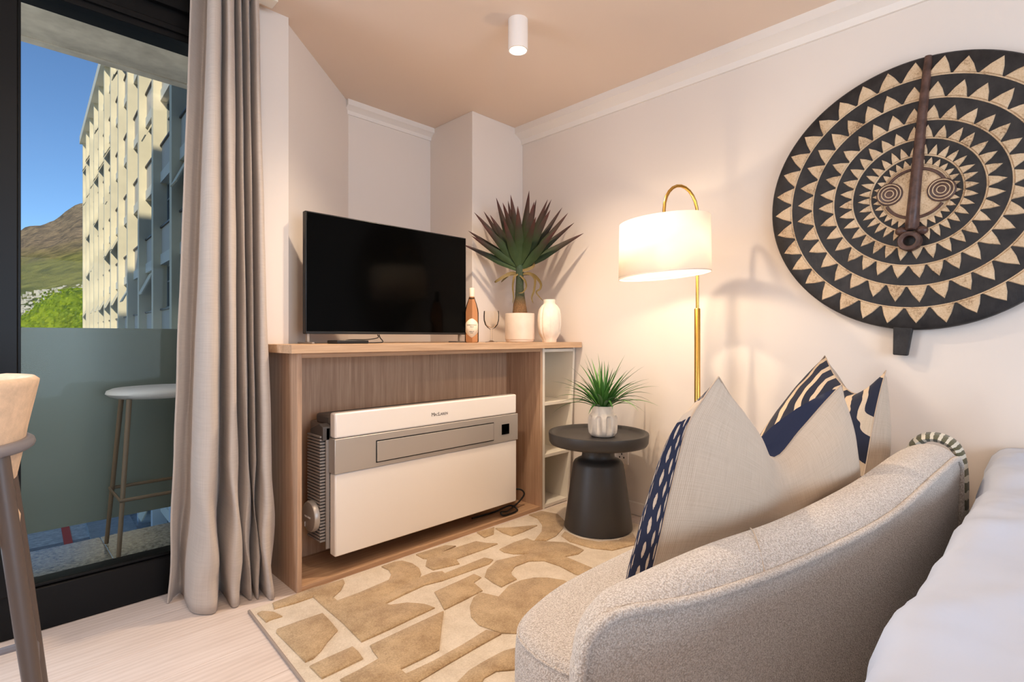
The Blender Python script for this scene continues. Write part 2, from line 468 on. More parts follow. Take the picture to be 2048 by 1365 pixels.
# ------------------------------------------------------------------ balcony
bal = struct(bx('floor_balcony', (-3.0, 3.2, 2.60, 3.50, -0.16, -0.006), M['concrete'], bev=0.01))
for i in range(11):
    x = -2.95 + i * 0.60 - 0.22
    MB().box(x + .002, x + .598, 3.10, 3.498, -0.006, 0.0).build('stone_slab', M['stone'], bal, bev=.002, sm=0, seg=1)
    MB().box(x + .002, x + .598, 2.662, 3.096, -0.006, 0.0).build('stone_slab', M['stone'], bal, bev=.002, sm=0, seg=1)
struct(bx('ceiling_balcony', (-3.0, 0.99, 2.60, 3.50, 2.50, 2.68), M['concrete'], bev=0.01))
struct(bx('trim_3', (-3.0, 0.99, 3.44, 3.50, 2.492, 2.50), M['concrete'], bev=0.002))
# the storeys above, whose roof edge shades the street
struct(bx('wall_upper', (-45, 12, -9, 3.45, 2.70, 22.6), plain('facade_plaster', (190, 182, 168), 0.9), bev=0))
rl = thing('balcony_railing', (0.5, 3.46, 0.0), 'smoked grey glass balustrade standing along the balcony edge', 'railing')
for i, (xa, xb) in enumerate(((-2.98, -1.2), (-1.19, 1.05), (1.06, 3.15))):
    MB().box(xa, xb, 3.455, 3.467, 0.100, 1.100).build('glass_panel', M['rail_glass'], rl, bev=.001, sm=0)
for x in (-2.5, -1.6, -0.9, 0.95, 1.2, 2.6):
    MB().box(x - .03, x + .03, 3.445, 3.48, 0.0, 0.16).build('clamp', M['dark_grey'], rl, bev=.003, sm=0)

# ------------------------------------------------------------------ street outside
M['asphalt'] = plain('pale_grey_road', (212, 208, 200), 0.9, var=0.12, bscale=40)
M['dark_asphalt'] = plain('dark_grey_road', (150, 148, 146), 0.9, var=0.12, bscale=40)
struct(bx('road', (-60, 30, 6, 95, -8.3, -8.0), M['asphalt'], bev=0))
mk = M['red_paint'] = plain('red_road_paint', (236, 78, 62), 0.8)
def tr(s, n_, z):   # facade frame: s along the facade, n out of it
    c = 0.0433; q = (1 + c * c) ** .5
    return Vector((3.952 + (s * c - n_) / q, (s + n_ * c) / q, z))
FM = Matrix(((-1 / (1 + .0433 ** 2) ** .5, .0433 / (1 + .0433 ** 2) ** .5, 0, 3.952),
             (.0433 / (1 + .0433 ** 2) ** .5, 1 / (1 + .0433 ** 2) ** .5, 0, 0),
             (0, 0, 1, 0), (0, 0, 0, 1)))
# FM maps (n, s, z): n is out of the facade
struct(MB().box(1.9, 30.0, 10, 30.4, -8.0, -7.985, FM).build('road_strip', M['dark_asphalt'], sm=0))
struct(MB().box(2.5, 2.8, 14, 60, -7.985, -7.975, FM).build('road_marking', mk, sm=0))
struct(MB().box(0.2, 1.9, 10, 68, -8.0, -7.85, FM).build('pavement', plain('pale_paving', (176, 176, 172), 0.9, var=.08, bscale=30), sm=0))

# ------------------------------------------------------------------ apartment block across the street
M['cream'] = plain('cream_render', (238, 227, 200), 0.85, var=0.03, bscale=8)
M['spandrel'] = plain('pale_spandrel_panel', (214, 206, 192), 0.8)
M['ledge'] = plain('pale_concrete_ledge', (232, 228, 214), 0.85)
M['win_glass'] = NM('dark_window_glass', 0.08, 0, (70, 82, 90), 0.6).m
M['win_frame'] = plain('grey_window_frame', (150, 156, 158), 0.5)
ab = thing('apartment_building', tr(40, -3, -8.0), 'long cream apartment block with upright fins and rows of windows across the street', 'building')
MB().box(-9, -0.62, 10.6, 66.9, -8, 20.2, FM).build('wall', M['cream'], ab, sm=0)
MB().box(-9.2, 0.22, 10.4, 67.1, 20.2, 20.9, FM).build('roof', M['ledge'], ab, sm=0)
bay = 3.95
s0 = 22.96 - 3 * bay
fz = [1.1 + 3.55 * q for q in range(-2, 6)]
for i in range(15):
    s = s0 + i * bay
    MB().box(-0.62, 0.0, s, s + .42, -4.4, 20.2, FM).build('fin', M['cream'], ab, sm=0)
    MB().box(-0.55, 0.02, s + .02, s + .44, -8, -4.4, FM).build('column', plain('white_column_paint', (214, 218, 222), 0.7) if i == 0 else bpy.data.materials['white_column_paint'], ab, sm=0)
def win_mb(s, z1, z0):
    m = MB()
    m.box(-.62, -.50, s, s + .08, z0, z1, FM); m.box(-.62, -.50, s + bay - .42 - .08, s + bay - .42, z0, z1, FM)
    m.box(-.62, -.50, s, s + bay - .42, z1 - .08, z1, FM); m.box(-.62, -.46, s, s + bay - .42, z0, z0 + .10, FM)
    m.box(-.62, -.50, s + 1.15, s + 1.23, z0, z1, FM); m.box(-.62, -.50, s + 2.3, s + 2.38, z0, z1, FM)
    m.box(-.62, -.51, s, s + bay - .42, z0 + 1.15, z0 + 1.22, FM)
    return m
rnd = random.Random(3)
firstw = None
Tv = (FM.to_3x3() @ Vector((0, 1, 0)))
for i in range(14):
    s = s0 + i * bay + .42
    for q, z in enumerate(fz):
        d = Tv * (i * bay) + Vector((0, 0, 3.55 * q))
        if firstw is None:
            w0 = win_mb(s, z - .45, z - 2.35).build('window', M['win_frame'], ab, sm=0)
            p0 = MB().box(-.60, -.56, s + .04, s + bay - .46, z - 2.33, z - .47, FM).build('pane', M['win_glass'], w0, sm=0)
            l0 = MB().box(-.60, -.26, s, s + bay - .42, z - .45, z, FM).build('ledge', M['ledge'], ab, sm=0)
            sp0 = MB().box(-.60, -.31, s, s + bay - .42, z - 3.55, z - 2.42, FM).build('spandrel', M['spandrel'], ab, sm=0)
            si0 = MB().box(-.60, -.24, s, s + bay - .42, z - 2.42, z - 2.35, FM).build('window_sill', M['dark_grey'], ab, sm=0)
            sa = MB()
            Ms = FM @ Matrix.Translation((-.44, s + 2.3, z - .5)) @ Matrix.Rotation(R(-24), 4, 'Y')
            sa.box(0, .05, 0, 1.1, -1.15, 0, Ms)
            sash0 = sa.build('open_sash', M['cream'], ab, sm=0)
            firstw = True
            continue
        w = share(w0, 'window', ab, d); share(p0, 'pane', w)
        share(l0, 'ledge', ab, d)
        if q > 0: share(sp0, 'spandrel', ab, d); share(si0, 'window_sill', ab, d)
        if rnd.random() < (0.62 if i > 3 else 0.12): share(sash0, 'open_sash', ab, d + Tv * rnd.choice((0, 0, -1.1)))

# ------------------------------------------------------------------ mountain, hillside town, tree
def view_pt(u, v, z):
    a = (u - 1024) / 1055
    return Vector((z * (1 + a) / 2 ** .5, z * (1 - a) / 2 ** .5, 1.05 - (v - 676) / 1055 * z))
ridge = [(-400, 560), (-200, 530), (-60, 505), (0, 482), (40, 466), (70, 450), (105, 437), (128, 424), (150, 412), (170, 406), (200, 398), (260, 384), (330, 384), (420, 402), (560, 430)]
def ridge_v(u):
    for (a, b), (c, d) in zip(ridge, ridge[1:]):
        if a <= u <= c: return b + (d - b) * (u - a) / (c - a)
    return ridge[-1][1]
prof_r = [(250, 1.0), (600, .97), (900, .86), (1300, .60), (1700, .36), (2200, .17), (2700, .05), (3000, 0.0), (3300, .06), (4200, .5)]
rows = []
for j in range(61):
    t = j / 60 * (len(prof_r) - 1); q = min(int(t), len(prof_r) - 2); fr_ = t - q
    z = prof_r[q][0] + (prof_r[q + 1][0] - prof_r[q][0]) * fr_
    w = prof_r[q][1] + (prof_r[q + 1][1] - prof_r[q][1]) * fr_
    rw = []
    for i in range(91):
        u = -380 + i * 10
        rv = ridge_v(u)
        # height is interpolated as an angle between eye level and ridge, then made rugged
        vv = rv + (672 - rv) * (w ** 0.8 if w > 0 else 0)
        p = view_pt(u, vv, z)
        rug_ = 0.25 + 0.75 * max(0, 1 - w * 1.6)
        p.z += (noise.fractal(p * 0.006, 0.9, 2.1, 5) * 26) * rug_ * min(1, z / 2400)
        rw.append(p)
    rows.append(rw)
mt = MB().grid(rows)
k = NM('mountain_slope', 0.95, 0, (120, 120, 80), 0.05)
tc = k.n('ShaderNodeTexCoord'); sx = k.n('ShaderNodeSeparateXYZ'); k.l(tc.outputs['Object'], sx.inputs[0])
mp = k.n('ShaderNodeMapping'); mp.inputs['Scale'].default_value = (.004, .004, .010); k.l(tc.outputs['Object'], mp.inputs['Vector'])
big = k.noise(mp.outputs[0], 1.0, 8, 0.65)
hgt = k.math('ADD', k.math('DIVIDE', sx.outputs['Z'], 760.0), k.math('MULTIPLY', k.math('SUBTRACT', big, 0.5), 0.25))
c_ = k.ramp(hgt, [(0.05, (96, 114, 62)), (0.12, (116, 130, 72)), (0.18, (166, 170, 104)), (0.34, (166, 168, 104)), (0.44, (172, 160, 122)), (0.56, (184, 166, 146)), (0.95, (180, 166, 150))])
mp2 = k.n('ShaderNodeMapping'); mp2.inputs['Scale'].default_value = (.012, .012, .035); k.l(tc.outputs['Object'], mp2.inputs['Vector'])
crag = k.noise(mp2.outputs[0], 1.0, 6, 0.7)
k.base(k.mix(0.6, c_, k.ramp(crag, [(0.38, (70, 64, 56)), (0.62, (196, 180, 150))]), 'OVERLAY')); k.bump(crag, 1.0, 30.0)
M['mountain'] = k.m
struct(mt.build('mountain', M['mountain'], sm=60))
tw = MB(); rnd = random.Random(11)
def ground_z(u, z):
    rv = ridge_v(u)
    t = [(a, b) for a, b in prof_r]
    for (a, b), (c, d) in zip(t, t[1:]):
        if a <= z <= c:
            w = b + (d - b) * (z - a) / (c - a); break
    return view_pt(u, rv + (672 - rv) * (w ** .8), z)
for i in range(420):
    u = rnd.uniform(-40, 190); z = rnd.uniform(1000, 1420)
    p = ground_z(u, z)
    w_, d_, h_ = rnd.uniform(3.5, 9), rnd.uniform(4, 7), rnd.uniform(2, 4.5)
    Mx = Matrix.Translation(p) @ Matrix.Rotation(rnd.uniform(-.5, .5), 4, 'Z')
    tw.box(-w_ / 2, w_ / 2, -d_ / 2, d_ / 2, -6, h_, Mx)
k = NM('white_house_walls', 0.8, 0, (206, 198, 184))
tag(tw.build('hillside_houses', k.m, sm=0), 'cluster of tiny white houses spread over the foot of the mountain', 'houses', kind='stuff')

k = NM('bright_green_leaves', 0.6, 0, (150, 180, 20), 0.2)
oi = k.n('ShaderNodeNewGeometry'); k.base(k.ramp(oi.outputs['Random Per Island'], [(0.0, (110, 140, 8)), (0.5, (160, 186, 14)), (1.0, (196, 208, 30))]))
tl = k.n('ShaderNodeBsdfTranslucent'); tl.inputs[0].default_value = rgba((176, 200, 20)); k.alpha_mix(tl.outputs[0], 0.3); M['leaf_tree'] = k.m
tc_ = Vector((6.3, 76.0, -8.0))
tree = thing('tree', tc_, 'bright yellow green leafy tree beside the far end of the cream building', 'tree')
lobes = []
rnd = random.Random(5)
for (u, v, z, r_) in ((142, 640, 57, 3.4), (170, 628, 58, 2.9), (112, 655, 55.5, 2.9), (150, 606, 57.5, 1.6), (130, 614, 57, 1.6), (168, 604, 58, 1.5), (98, 628, 56, 1.5), (60, 662, 54, 1.9), (80, 650, 55, 1.5), (40, 668, 54, 1.6), (185, 650, 58, 3.2), (115, 690, 56, 3.6), (160, 700, 57, 4.0), (70, 700, 55, 3.0)):
    lobes.append((view_pt(u, v, z), r_))
fo = MB()
for c, r_ in lobes:
    for i in range(int(360 * r_ * r_ * 0.62)):
        th = rnd.uniform(0, 2 * PI); ph = math.acos(rnd.uniform(-1, 1))
        dv = Vector((math.sin(ph) * math.cos(th), math.sin(ph) * math.sin(th), math.cos(ph)))
        bump_ = 1 + 0.16 * noise.noise(c + dv * r_ * 1.3)
        p = c + dv * r_ * bump_ * rnd.uniform(.86, 1.03)
        q = (dv + Vector((rnd.uniform(-1, 1), rnd.uniform(-1, 1), rnd.uniform(-1, 1))) * .7).normalized()
        a = q.orthogonal().normalized(); b = q.cross(a); sz = rnd.uniform(.10, .2)
        fo.add([p + a * sz, p + b * sz * .6, p - a * sz, p - b * sz * .6], [(0, 1, 2, 3)])
f_ = fo.build('foliage', M['leaf_tree'], tree, sm=0); f_['kind'] = 'stuff'
ib = MB()
for c, r_ in lobes: ib.ball(c, r_ * .84, 12, 8)
ic = ib.build('inner_foliage', M['leaf_tree'], tree); ic['kind'] = 'stuff'
MB().tube([tc_, tc_ + Vector((0.1, -.2, 3)), tc_ + Vector((0, -.6, 6))], [.35, .28, .22], 10).build('trunk', plain('grey_bark', (92, 78, 62), 0.9), tree)

# ------------------------------------------------------------------ curtain
top = [(.592, 2.415), (.622, 2.45), (.658, 2.468), (.640, 2.335), (.668, 2.325), (.703, 2.415), (.694, 2.315), (.722, 2.335), (.750, 2.425), (.744, 2.33), (.782, 2.42), (.773, 2.325), (.808, 2.405), (.803, 2.325), (.822, 2.345), (.834, 2.415)]
bot = [(.512, 2.430), (.540, 2.470), (.572, 2.480), (.562, 2.290), (.618, 2.225), (.690, 2.405), (.676, 2.235), (.705, 2.225), (.742, 2.390), (.748, 2.23), (.792, 2.36), (.775, 2.215), (.815, 2.35), (.800, 2.185), (.832, 2.19), (.852, 2.34)]
nz_ = 64
rows = []; uv = []
SUB = 8
for j in range(nz_ + 1):
    t = j / nz_
    z = 0.004 + (2.50 - 0.004) * t
    e = t ** 0.92
    ctl = []
    for i, (a, b) in enumerate(zip(bot, top)):
        x = a[0] + (b[0] - a[0]) * e; y_ = a[1] + (b[1] - a[1]) * e
        # the lower folds bulge and break where the cloth meets the floor
        if z < 0.55 and i > 0:
            w = math.sin(PI * min(1, z / 0.55)) ** 1.5
            y_ -= 0.022 * w * math.sin(i * 2.1 + 0.6)
            x += 0.013 * w * math.sin(i * 1.7 + z * 9)
            cr = math.exp(-((z - 0.13 - 0.02 * math.sin(i * 3.0)) / 0.045) ** 2)
            y_ += 0.018 * cr * (1 if i % 2 == 0 else -.5)
        ctl.append((x, y_, z))
    c = crom(ctl, SUB)
    for q, p in enumerate(c):
        w = max(0, 1 - z / 1.1)
        p.x += noise.noise(Vector((q * .12, z * 3.2, 3.1))) * (.003 + .010 * w); p.y += noise.noise(Vector((q * .12, z * 3.2, 9.7))) * (.003 + .012 * w)
    rows.append(c); uv += [(q / 60, z * .9) for q in range(len(c))]
cu = thing('curtain', (.70, 2.35, 0), 'full length taupe linen curtain gathered in deep folds beside the glass door', 'curtain')
MB().grid(rows, uv).build('drape', M['curtain'], cu, sm=80, solid=.003)
bx('curtain_track', (-2.0, .90, 2.33, 2.40, 2.505, 2.54), M['white_board'], cu, .003)
# left hem, turned over
hem = [Vector((p[0].x, p[0].y, p[0].z)) for p in rows]
MB().tube(hem, .005, 6).build('side_hem', M['curtain'], cu)

# ------------------------------------------------------------------ oak cabinet, worktop, white shelf unit
FY = 2.147
BY = 2.455
cb = thing('media_cabinet', (1.66, 2.3, 0), 'open oak cabinet with an air conditioner in it under the television', 'cabinet')
T = .019
bx('side_panel', (.905, .905 + T, FY, BY, 0, .986), M['oak_panel'], cb, .0012)
bx('side_panel', (2.392, 2.392 + T, FY, BY, 0, .986), M['oak_panel'], cb, .0012)
bx('back_panel', (.905 + T, 2.392, BY - .012, BY, 0.0, .986), M['oak_panel'], cb, 0)
bx('base_board', (.905 + T, 2.392, FY + .004, BY - .012, 0.0, .022), M['oak_base'], cb, .0012)
bx('top_board', (.905 + T, 2.392, FY, BY - .012, .966, .986), M['oak_base'], cb, .0012)
wt = MB().prism([(.858, 2.09), (2.728, 2.09), (2.728, 2.618), (2.256, 2.618), (2.256, 3.08), (1.645, 3.08), (1.012, 2.488), (.858, 2.455)], .987, 1.022)
tag(wt.build('worktop', M['oak_top'], bev=.0012, sm=0), 'long oak worktop across the cabinet and white shelves, carrying the television', 'worktop')

sh = thing('shelf_unit', (2.57, 2.3, 0), 'narrow white open shelf unit between the oak cabinet and the mask wall', 'shelf')
XL, XT, XB = 2.413, 2.730, 2.668
def xr(z): return XB + (XT - XB) * z / .96
bx('side_panel', (XL, XL + T, FY, BY, 0, .986), M['white_board'], sh, .001)
m = MB(); m.add([(xr(0), FY, 0), (xr(0) - T, FY, 0), (xr(0) - T, BY, 0), (xr(0), BY, 0), (xr(.986), FY, .986), (xr(.986) - T, FY, .986), (xr(.986) - T, BY, .986), (xr(.986), BY, .986)],
      [(0, 1, 2, 3), (7, 6, 5, 4), (0, 4, 5, 1), (1, 5, 6, 2), (2, 6, 7, 3), (3, 7, 4, 0)])
m.build('side_panel', M['white_board'], sh, bev=.001, sm=0)
for z in (0.004, .312, .632, .962):
    bx('shelf', (XL + T, xr(z) - T, FY + .002, BY - .01, z, z + T), M['white_board'], sh, .001)
bx('back_panel', (XL + T, xr(.5) - T + .01, BY - .012, BY, 0, .986), M['white_board'], sh, 0)

# ------------------------------------------------------------------ air conditioner
ac = thing('air_conditioner', (1.63, 2.25, .1), 'white slab air conditioner with a silver band inside the oak cabinet', 'air conditioner')
AX0, AX1, AY = 1.070, 2.187, 2.150
bx('upper_panel', (AX0, AX1, AY, AY + .05, .612, .722), M['white_gloss'], ac, .008)
bx('lower_panel', (AX0, AX1, AY, AY + .05, .100, .458), M['white_gloss'], ac, .006)
bx('band', (AX0 - .004, AX1 + .006, AY - .006, AY + .05, .459, .611), M['silver'], ac, .003)
# outlet flap in a dark slot
sl = bx('slot', (1.265, 2.0, AY - .0075, AY - .004, .478, .580), M['black_plastic'], ac, 0)
bx('flap', (1.269, 1.996, AY - .011, AY - .0065, .483, .575), M['silver'], ac, .001)
bx('display', (2.062, 2.120, AY - .0085, AY - .005, .502, .560), M['screen'], ac, .001)
bx('rear_body', (1.09, 2.17, AY + .05, BY - .014, .16, .66), M['grey_plastic'], ac, .006)
bx('top_housing', (1.075, 2.15, AY + .06, AY + .20, .66, .706), M['dark_grey'], ac, .012)
MB().prism([(AY + .052, .60), (AY + .052, .66), (AY + .09, .672), (AY + .18, .64), (AY + .18, .60)], -1.09, -1.04, Matrix(((0, 0, -1, 0), (1, 0, 0, 0), (0, 1, 0, 0), (0, 0, 0, 1)))).build('side_hood', M['dark_grey'], ac, bev=.003, sm=20)
bx('side_core', (1.045, 1.09, AY + .075, AY + .185, .155, .62), M['dark_grey'], ac, .002)
nf = 34
f0 = None
for i in range(nf):
    z = .155 + i * (.47 / nf)
    if f0 is None:
        f0 = MB().box(1.033, 1.092, AY + .066, AY + .195, z, z + .0085).build('grille_fin', M['grey_plastic'], ac, bev=.0015, sm=30)
    else: share(f0, 'grille_fin', ac, (0, 0, i * (.47 / nf)))
bx('grille_rim', (1.055, 1.072, AY + .052, AY + .062, .125, .655), M['grey_plastic'], ac, .002)
Mx = Matrix.Translation((1.033, 2.275, .262)) @ Matrix.Rotation(R(-90), 4, 'Y')
kb = MB().lathe([(.0, .0), (.064, 0), (.068, .004), (.068, .018), (.064, .025), (.058, .027), (0, .029)], n=40)
kb.v = [Mx @ p for p in kb.v]
kn = kb.build('round_cover', M['silver'], ac, sm=35)
MB().box(1.0025, 1.0045, 2.30, 2.304, .215, .235).build('mark', M['white_gloss'], kn, sm=0)
Mt = Matrix.Translation((1.003, 2.275, .262)) @ Matrix.Rotation(R(-90), 4, 'Z') @ Matrix.Rotation(R(90), 4, 'X')
text_mb('MACLAREN', .011, Mt).build('disc_lettering', M['white_gloss'], kn, sm=0)
Mt = Matrix.Translation((1.632, AY - .0005, .664)) @ Matrix.Rotation(R(90), 4, 'X')
m = text_mb('M', .026, Mt @ Matrix.Translation((-.042, 0, 0))); m2 = text_mb('AC', .019, Mt @ Matrix.Translation((-.021, -.002, 0)))
m3 = text_mb('L', .026, Mt @ Matrix.Translation((-.003, 0, 0))); m4 = text_mb('AREN', .019, Mt @ Matrix.Translation((.028, -.002, 0)))
for q in (m2, m3, m4): m.add(q.v, q.f)
m.build('lettering', M['ink'], ac, sm=0)

def cable(name, pts, r, label, cat='cable', mat=None):
    o = MB().tube(crom(pts, 8), r, 8).build(name, mat or M['cable'], sm=60)
    return tag(o, label, cat)
cable('power_cord', [(2.19, 2.38, .30), (2.215, 2.30, .285), (2.205, 2.25, .25), (2.19, 2.30, .22), (2.2, 2.36, .12), (2.24, 2.31, .12), (2.30, 2.24, .128), (2.325, 2.22, .10), (2.30, 2.23, .062), (2.22, 2.21, .045), (2.14, 2.18, .045), (2.09, 2.18, .05), (2.10, 2.17, .032), (2.17, 2.17, .029), (2.235, 2.19, .029), (2.215, 2.23, .05), (2.12, 2.26, .029), (1.95, 2.27, .0275)], .005,
      'looped black power cord lying at the right foot of the air conditioner')

# ------------------------------------------------------------------ television and small things on the worktop
WZ = 1.022
tv = thing('television', (1.54, 2.40, WZ), 'flat black television standing on the oak worktop', 'television')
TY = 2.40
bx('casing', (1.048, 2.016, TY, TY + .03, 1.068, 1.640), M['black_plastic'], tv, .004)
bx('screen', (1.055, 2.009, TY - .003, TY + .001, 1.080, 1.634), M['screen'], tv, .001)
bx('bezel_strip', (1.050, 2.014, TY - .004, TY + .002, 1.069, 1.0795), M['black_plastic'], tv, .001)
bx('rear_housing', (1.25, 1.80, TY + .03, TY + .065, 1.10, 1.45), M['black_plastic'], tv, .01)
for x in (1.058, 1.97):
    MB().box(x, x + .012, TY - .05, TY + .11, WZ, WZ + .008).box(x, x + .012, TY + .002, TY + .022, WZ + .008, 1.075).build('foot', M['grey_plastic'], tv, bev=.002, sm=0)
bxo = MB().box(1.135, 1.295, 2.26, 2.36, WZ, WZ + .016).build('media_box', M['black_plastic'], bev=.003)
tag(bxo, 'small flat black box with a cable in front of the television', 'media box')
cable('television_cable', [(1.44, 2.425, 1.066), (1.432, 2.41, 1.05), (1.36, 2.39, 1.041), (1.26, 2.375, 1.04), (1.22, 2.37, 1.033), (1.20, 2.366, 1.0285)], .0025, 'thin black cable running from the television down to the small black box')
cable('aerial_cable', [(1.452, 2.43, 1.066), (1.452, 2.42, 1.05), (1.456, 2.40, 1.03), (1.42, 2.385, 1.0248), (1.32, 2.375, 1.0248)], .0025, 'second thin black cable hanging below the television onto the worktop')

# rosé bottle
bc = (1.918, 2.235, WZ)
bt = thing('wine_bottle', bc, 'bottle of rosé wine with a cream label beside the television', 'bottle')
MB().lathe([(.0, .004), (.03, 0), (.037, .003), (.0385, .01), (.0385, .165), (.036, .185), (.028, .215), (.019, .240), (.0145, .258), (.0138, .285), (.0138, .30)], bc, 40).build('glass_body', M['rose'], bt, sm=50)
MB().lathe([(.0145, .252), (.0148, .256), (.0150, .302), (.0145, .305), (0, .305)], bc, 32, cap=False).build('screw_cap', M['cap'], bt, sm=40)
MB().lathe([(.0150, .244), (.0155, .246), (.0155, .250), (.0150, .252)], bc, 32, cap=False).build('cap_ring', M['dark_grey'], bt, sm=40)
th0 = math.atan2(-bc[1], -bc[0])
rows = []
for a, (zb, zt) in ((-62, (.060, .105)), (-50, (.052, .114)), (-35, (.045, .122)), (-18, (.036, .130)), (0, (.028, .134)), (18, (.036, .130)), (35, (.045, .122)), (50, (.052, .114)), (62, (.060, .105))):
    th = th0 + R(a)
    rows.append([Vector((bc[0] + .0389 * math.cos(th), bc[1] + .0389 * math.sin(th), bc[2] + z)) for z in (zb, (zb + zt) / 2, zt)])
lb = MB().grid(rows).build('label', M['label'], bt, sm=80, solid=.0004)
def on_bottle(dz):
    def f(p):
        th = th0 + p.x / .0395
        return Vector((bc[0] + (.0394 + p.z) * math.cos(th), bc[1] + (.0394 + p.z) * math.sin(th), bc[2] + dz + p.y))
    return f
m = text_mb('DURBANVILLE', .0088, None, .0002, on_bottle(.098))
for s_, z_, t_ in (('HILLS', .0088, .088), ('* * *', .005, .075), ('MERLOT', .0075, .062), ('ROSE', .0065, .053)):
    q = text_mb(s_, z_, None, .0002, on_bottle(t_)); m.add(q.v, q.f)
m.build('label_lettering', M['ink'], lb, sm=0)

# wine glass
gc = (2.122, 2.295, WZ)
gl_ = thing('wine_glass', gc, 'stemmed wine glass of clear glass between the bottle and the yucca pot', 'glass')
MB().lathe([(.0, .001), (.034, .001), (.036, .003), (.020, .006), (.006, .012), (.0055, .06), (.008, .078)], gc, 32).build('stem_and_foot', M['clear_glass'], gl_, sm=50)
MB().lathe([(.008, .078), (.024, .088), (.038, .105), (.0455, .130), (.0465, .155), (.0445, .186), (.0435, .186), (.0445, .155), (.0435, .131), (.036, .108), (.022, .092), (0, .086)], gc, 40, cap=False).build('bowl', M['clear_glass'], gl_, sm=60)

# yucca in a cream pot
def blade(base, dirv, L, wid, droop, nseg=8, fold=.25, side=None, curl=0.0, wprof=None):
    """a folded leaf blade: rows of three points along a drooping path"""
    d = Vector(dirv).normalized(); p = Vector(base); m = MB(); rows = []; uv = []
    sd = side if side is not None else d.cross(Vector((0, 0, 1)))
    if sd.length < .05: sd = Vector((1, 0, 0))
    sd = sd.normalized()
    for i in range(nseg + 1):
        t = i / nseg
        w = wid * (wprof(t) if wprof else (math.sin(PI * (0.16 + 0.84 * t)) ** 0.8))
        if i == nseg: w = wid * .02
        up = sd.cross(d).normalized()
        rows.append([p - sd * w / 2 + up * w * fold, p.copy(), p + sd * w / 2 + up * w * fold])
        uv += [(0, t), (.5, t), (1, t)]
        p = p + d * (L / nseg)
        d = (d + Vector((0, 0, -droop / nseg)) + sd * (curl / nseg)).normalized()
        sd = (sd - d * sd.dot(d)).normalized()
    return m.grid(rows, uv)
k = NM('yucca_leaf', 0.55, 0, (40, 60, 34), 0.22); tc = k.n('ShaderNodeTexCoord'); sx = k.n('ShaderNodeSeparateXYZ'); k.l(tc.outputs['UV'], sx.inputs[0])
vv = k.math('ADD', sx.outputs['Y'], k.math('MULTIPLY', k.math('SUBTRACT', k.noise(k.coord(), 18, 3), .5), .35))
k.base(k.ramp(vv, [(0.05, (58, 76, 46)), (0.42, (42, 57, 31)), (0.66, (50, 42, 33)), (0.98, (72, 38, 35))])); M['yucca'] = k.m
k = NM('dry_leaf', 0.6, 0, (110, 92, 52), 0.3); M['dry'] = k.m
k = NM('yucca_trunk', 0.85, 0, (90, 80, 60), 0.2); tc = k.n('ShaderNodeTexCoord'); sx = k.n('ShaderNodeSeparateXYZ'); k.l(tc.outputs['UV'], sx.inputs[0])
k.base(k.mix(k.math('MULTIPLY', k.noise(k.coord(), 160, 2), .9), k.ramp(sx.outputs['Y'], [(0.25, (150, 112, 76)), (0.45, (74, 82, 62)), (1.0, (62, 92, 74))]), (40, 34, 28)))
k.bump(k.noise(k.coord(), 140, 3), .6, .003); M['ytrunk'] = k.m
pc = (2.405, 2.335, WZ)
yu = thing('potted_yucca', pc, 'yucca with dark red tipped sword leaves in a cream pot on the worktop', 'plant')
MB().lathe([(0, 0), (.082, 0), (.088, .004), (.089, .016), (.0925, .018), (.0935, .024), (.0935, .178), (.0925, .182), (.086, .182), (.084, .160), (0, .158)], pc, 48, cap=False).build('pot', M['ceramic'], yu, sm=35)
MB().lathe([(0, .1585), (.083, .1585)], pc, 24, cap=False).build('soil', M['soil'], yu)
rnd = random.Random(21)
MB().lathe([(.050, .158), (.047, .19), (.040, .24), (.031, .29), (.026, .35), (.023, .42), (.026, .47), (.012, .49)], pc, 20, fn=lambda th, z: 1 + .05 * math.sin(th * 5 + z * 60)).build('trunk', M['ytrunk'], yu)
hub = Vector((pc[0], pc[1], WZ + .46))
vr = Vector((1, -1, 0)).normalized(); vf = Vector((1, 1, 0)).normalized()
# (sideways, upward, towards camera, length, width)
lv = [(-1.0, .52, .2, .38, .040), (-.88, .75, -.2, .40, .042), (-.80, .98, .3, .42, .046), (-.68, 1.2, -.4, .45, .044), (-.58, 1.1, .5, .36, .05), (-.46, 1.35, 0, .47, .052), (-.30, 1.2, .6, .38, .052), (-.26, 1.5, -.4, .44, .045),
      (-.12, 1.3, .4, .44, .054), (-.02, 1.2, .8, .38, .058), (.16, 1.5, .0, .50, .060), (.26, 1.25, .6, .40, .056), (.34, 1.4, -.3, .47, .046), (.46, 1.3, .2, .46, .048), (.56, 1.2, -.4, .48, .040), (.60, 1.1, .5, .38, .055),
      (.72, 1.1, 0, .47, .042), (.82, .98, .3, .45, .048), (.9, .85, -.2, .45, .042), (1.0, .62, .2, .44, .048), (.7, .8, .7, .34, .052), (-.7, .75, .7, .34, .05), (-.95, .62, .55, .35, .042), (0.1, .9, -1, .34, .05), (-.5, .8, -.9, .36, .05), (.55, .8, -.9, .34, .05), (-.36, 1.0, .85, .33, .05), (.3, .95, .95, .32, .054)]
for sx_, up_, fw, L, w_ in lv:
    d = vr * sx_ + Vector((0, 0, up_)) - vf * fw * .6
    b = hub + d.normalized() * .02 + Vector((0, 0, rnd.uniform(-.02, .03)))
    sd = d.cross(vf if rnd.random() < .7 else vr * .3 + vf)
    blade(b, d, L, w_ * 1.14, .10, 9, .18, sd, rnd.uniform(-.08, .08), lambda t: (0.35 + 2.3 * t if t < .28 else 1.0) * (1 - max(0, t - .35) / .65) ** .75).build('leaf', M['yucca'], yu, sm=80)
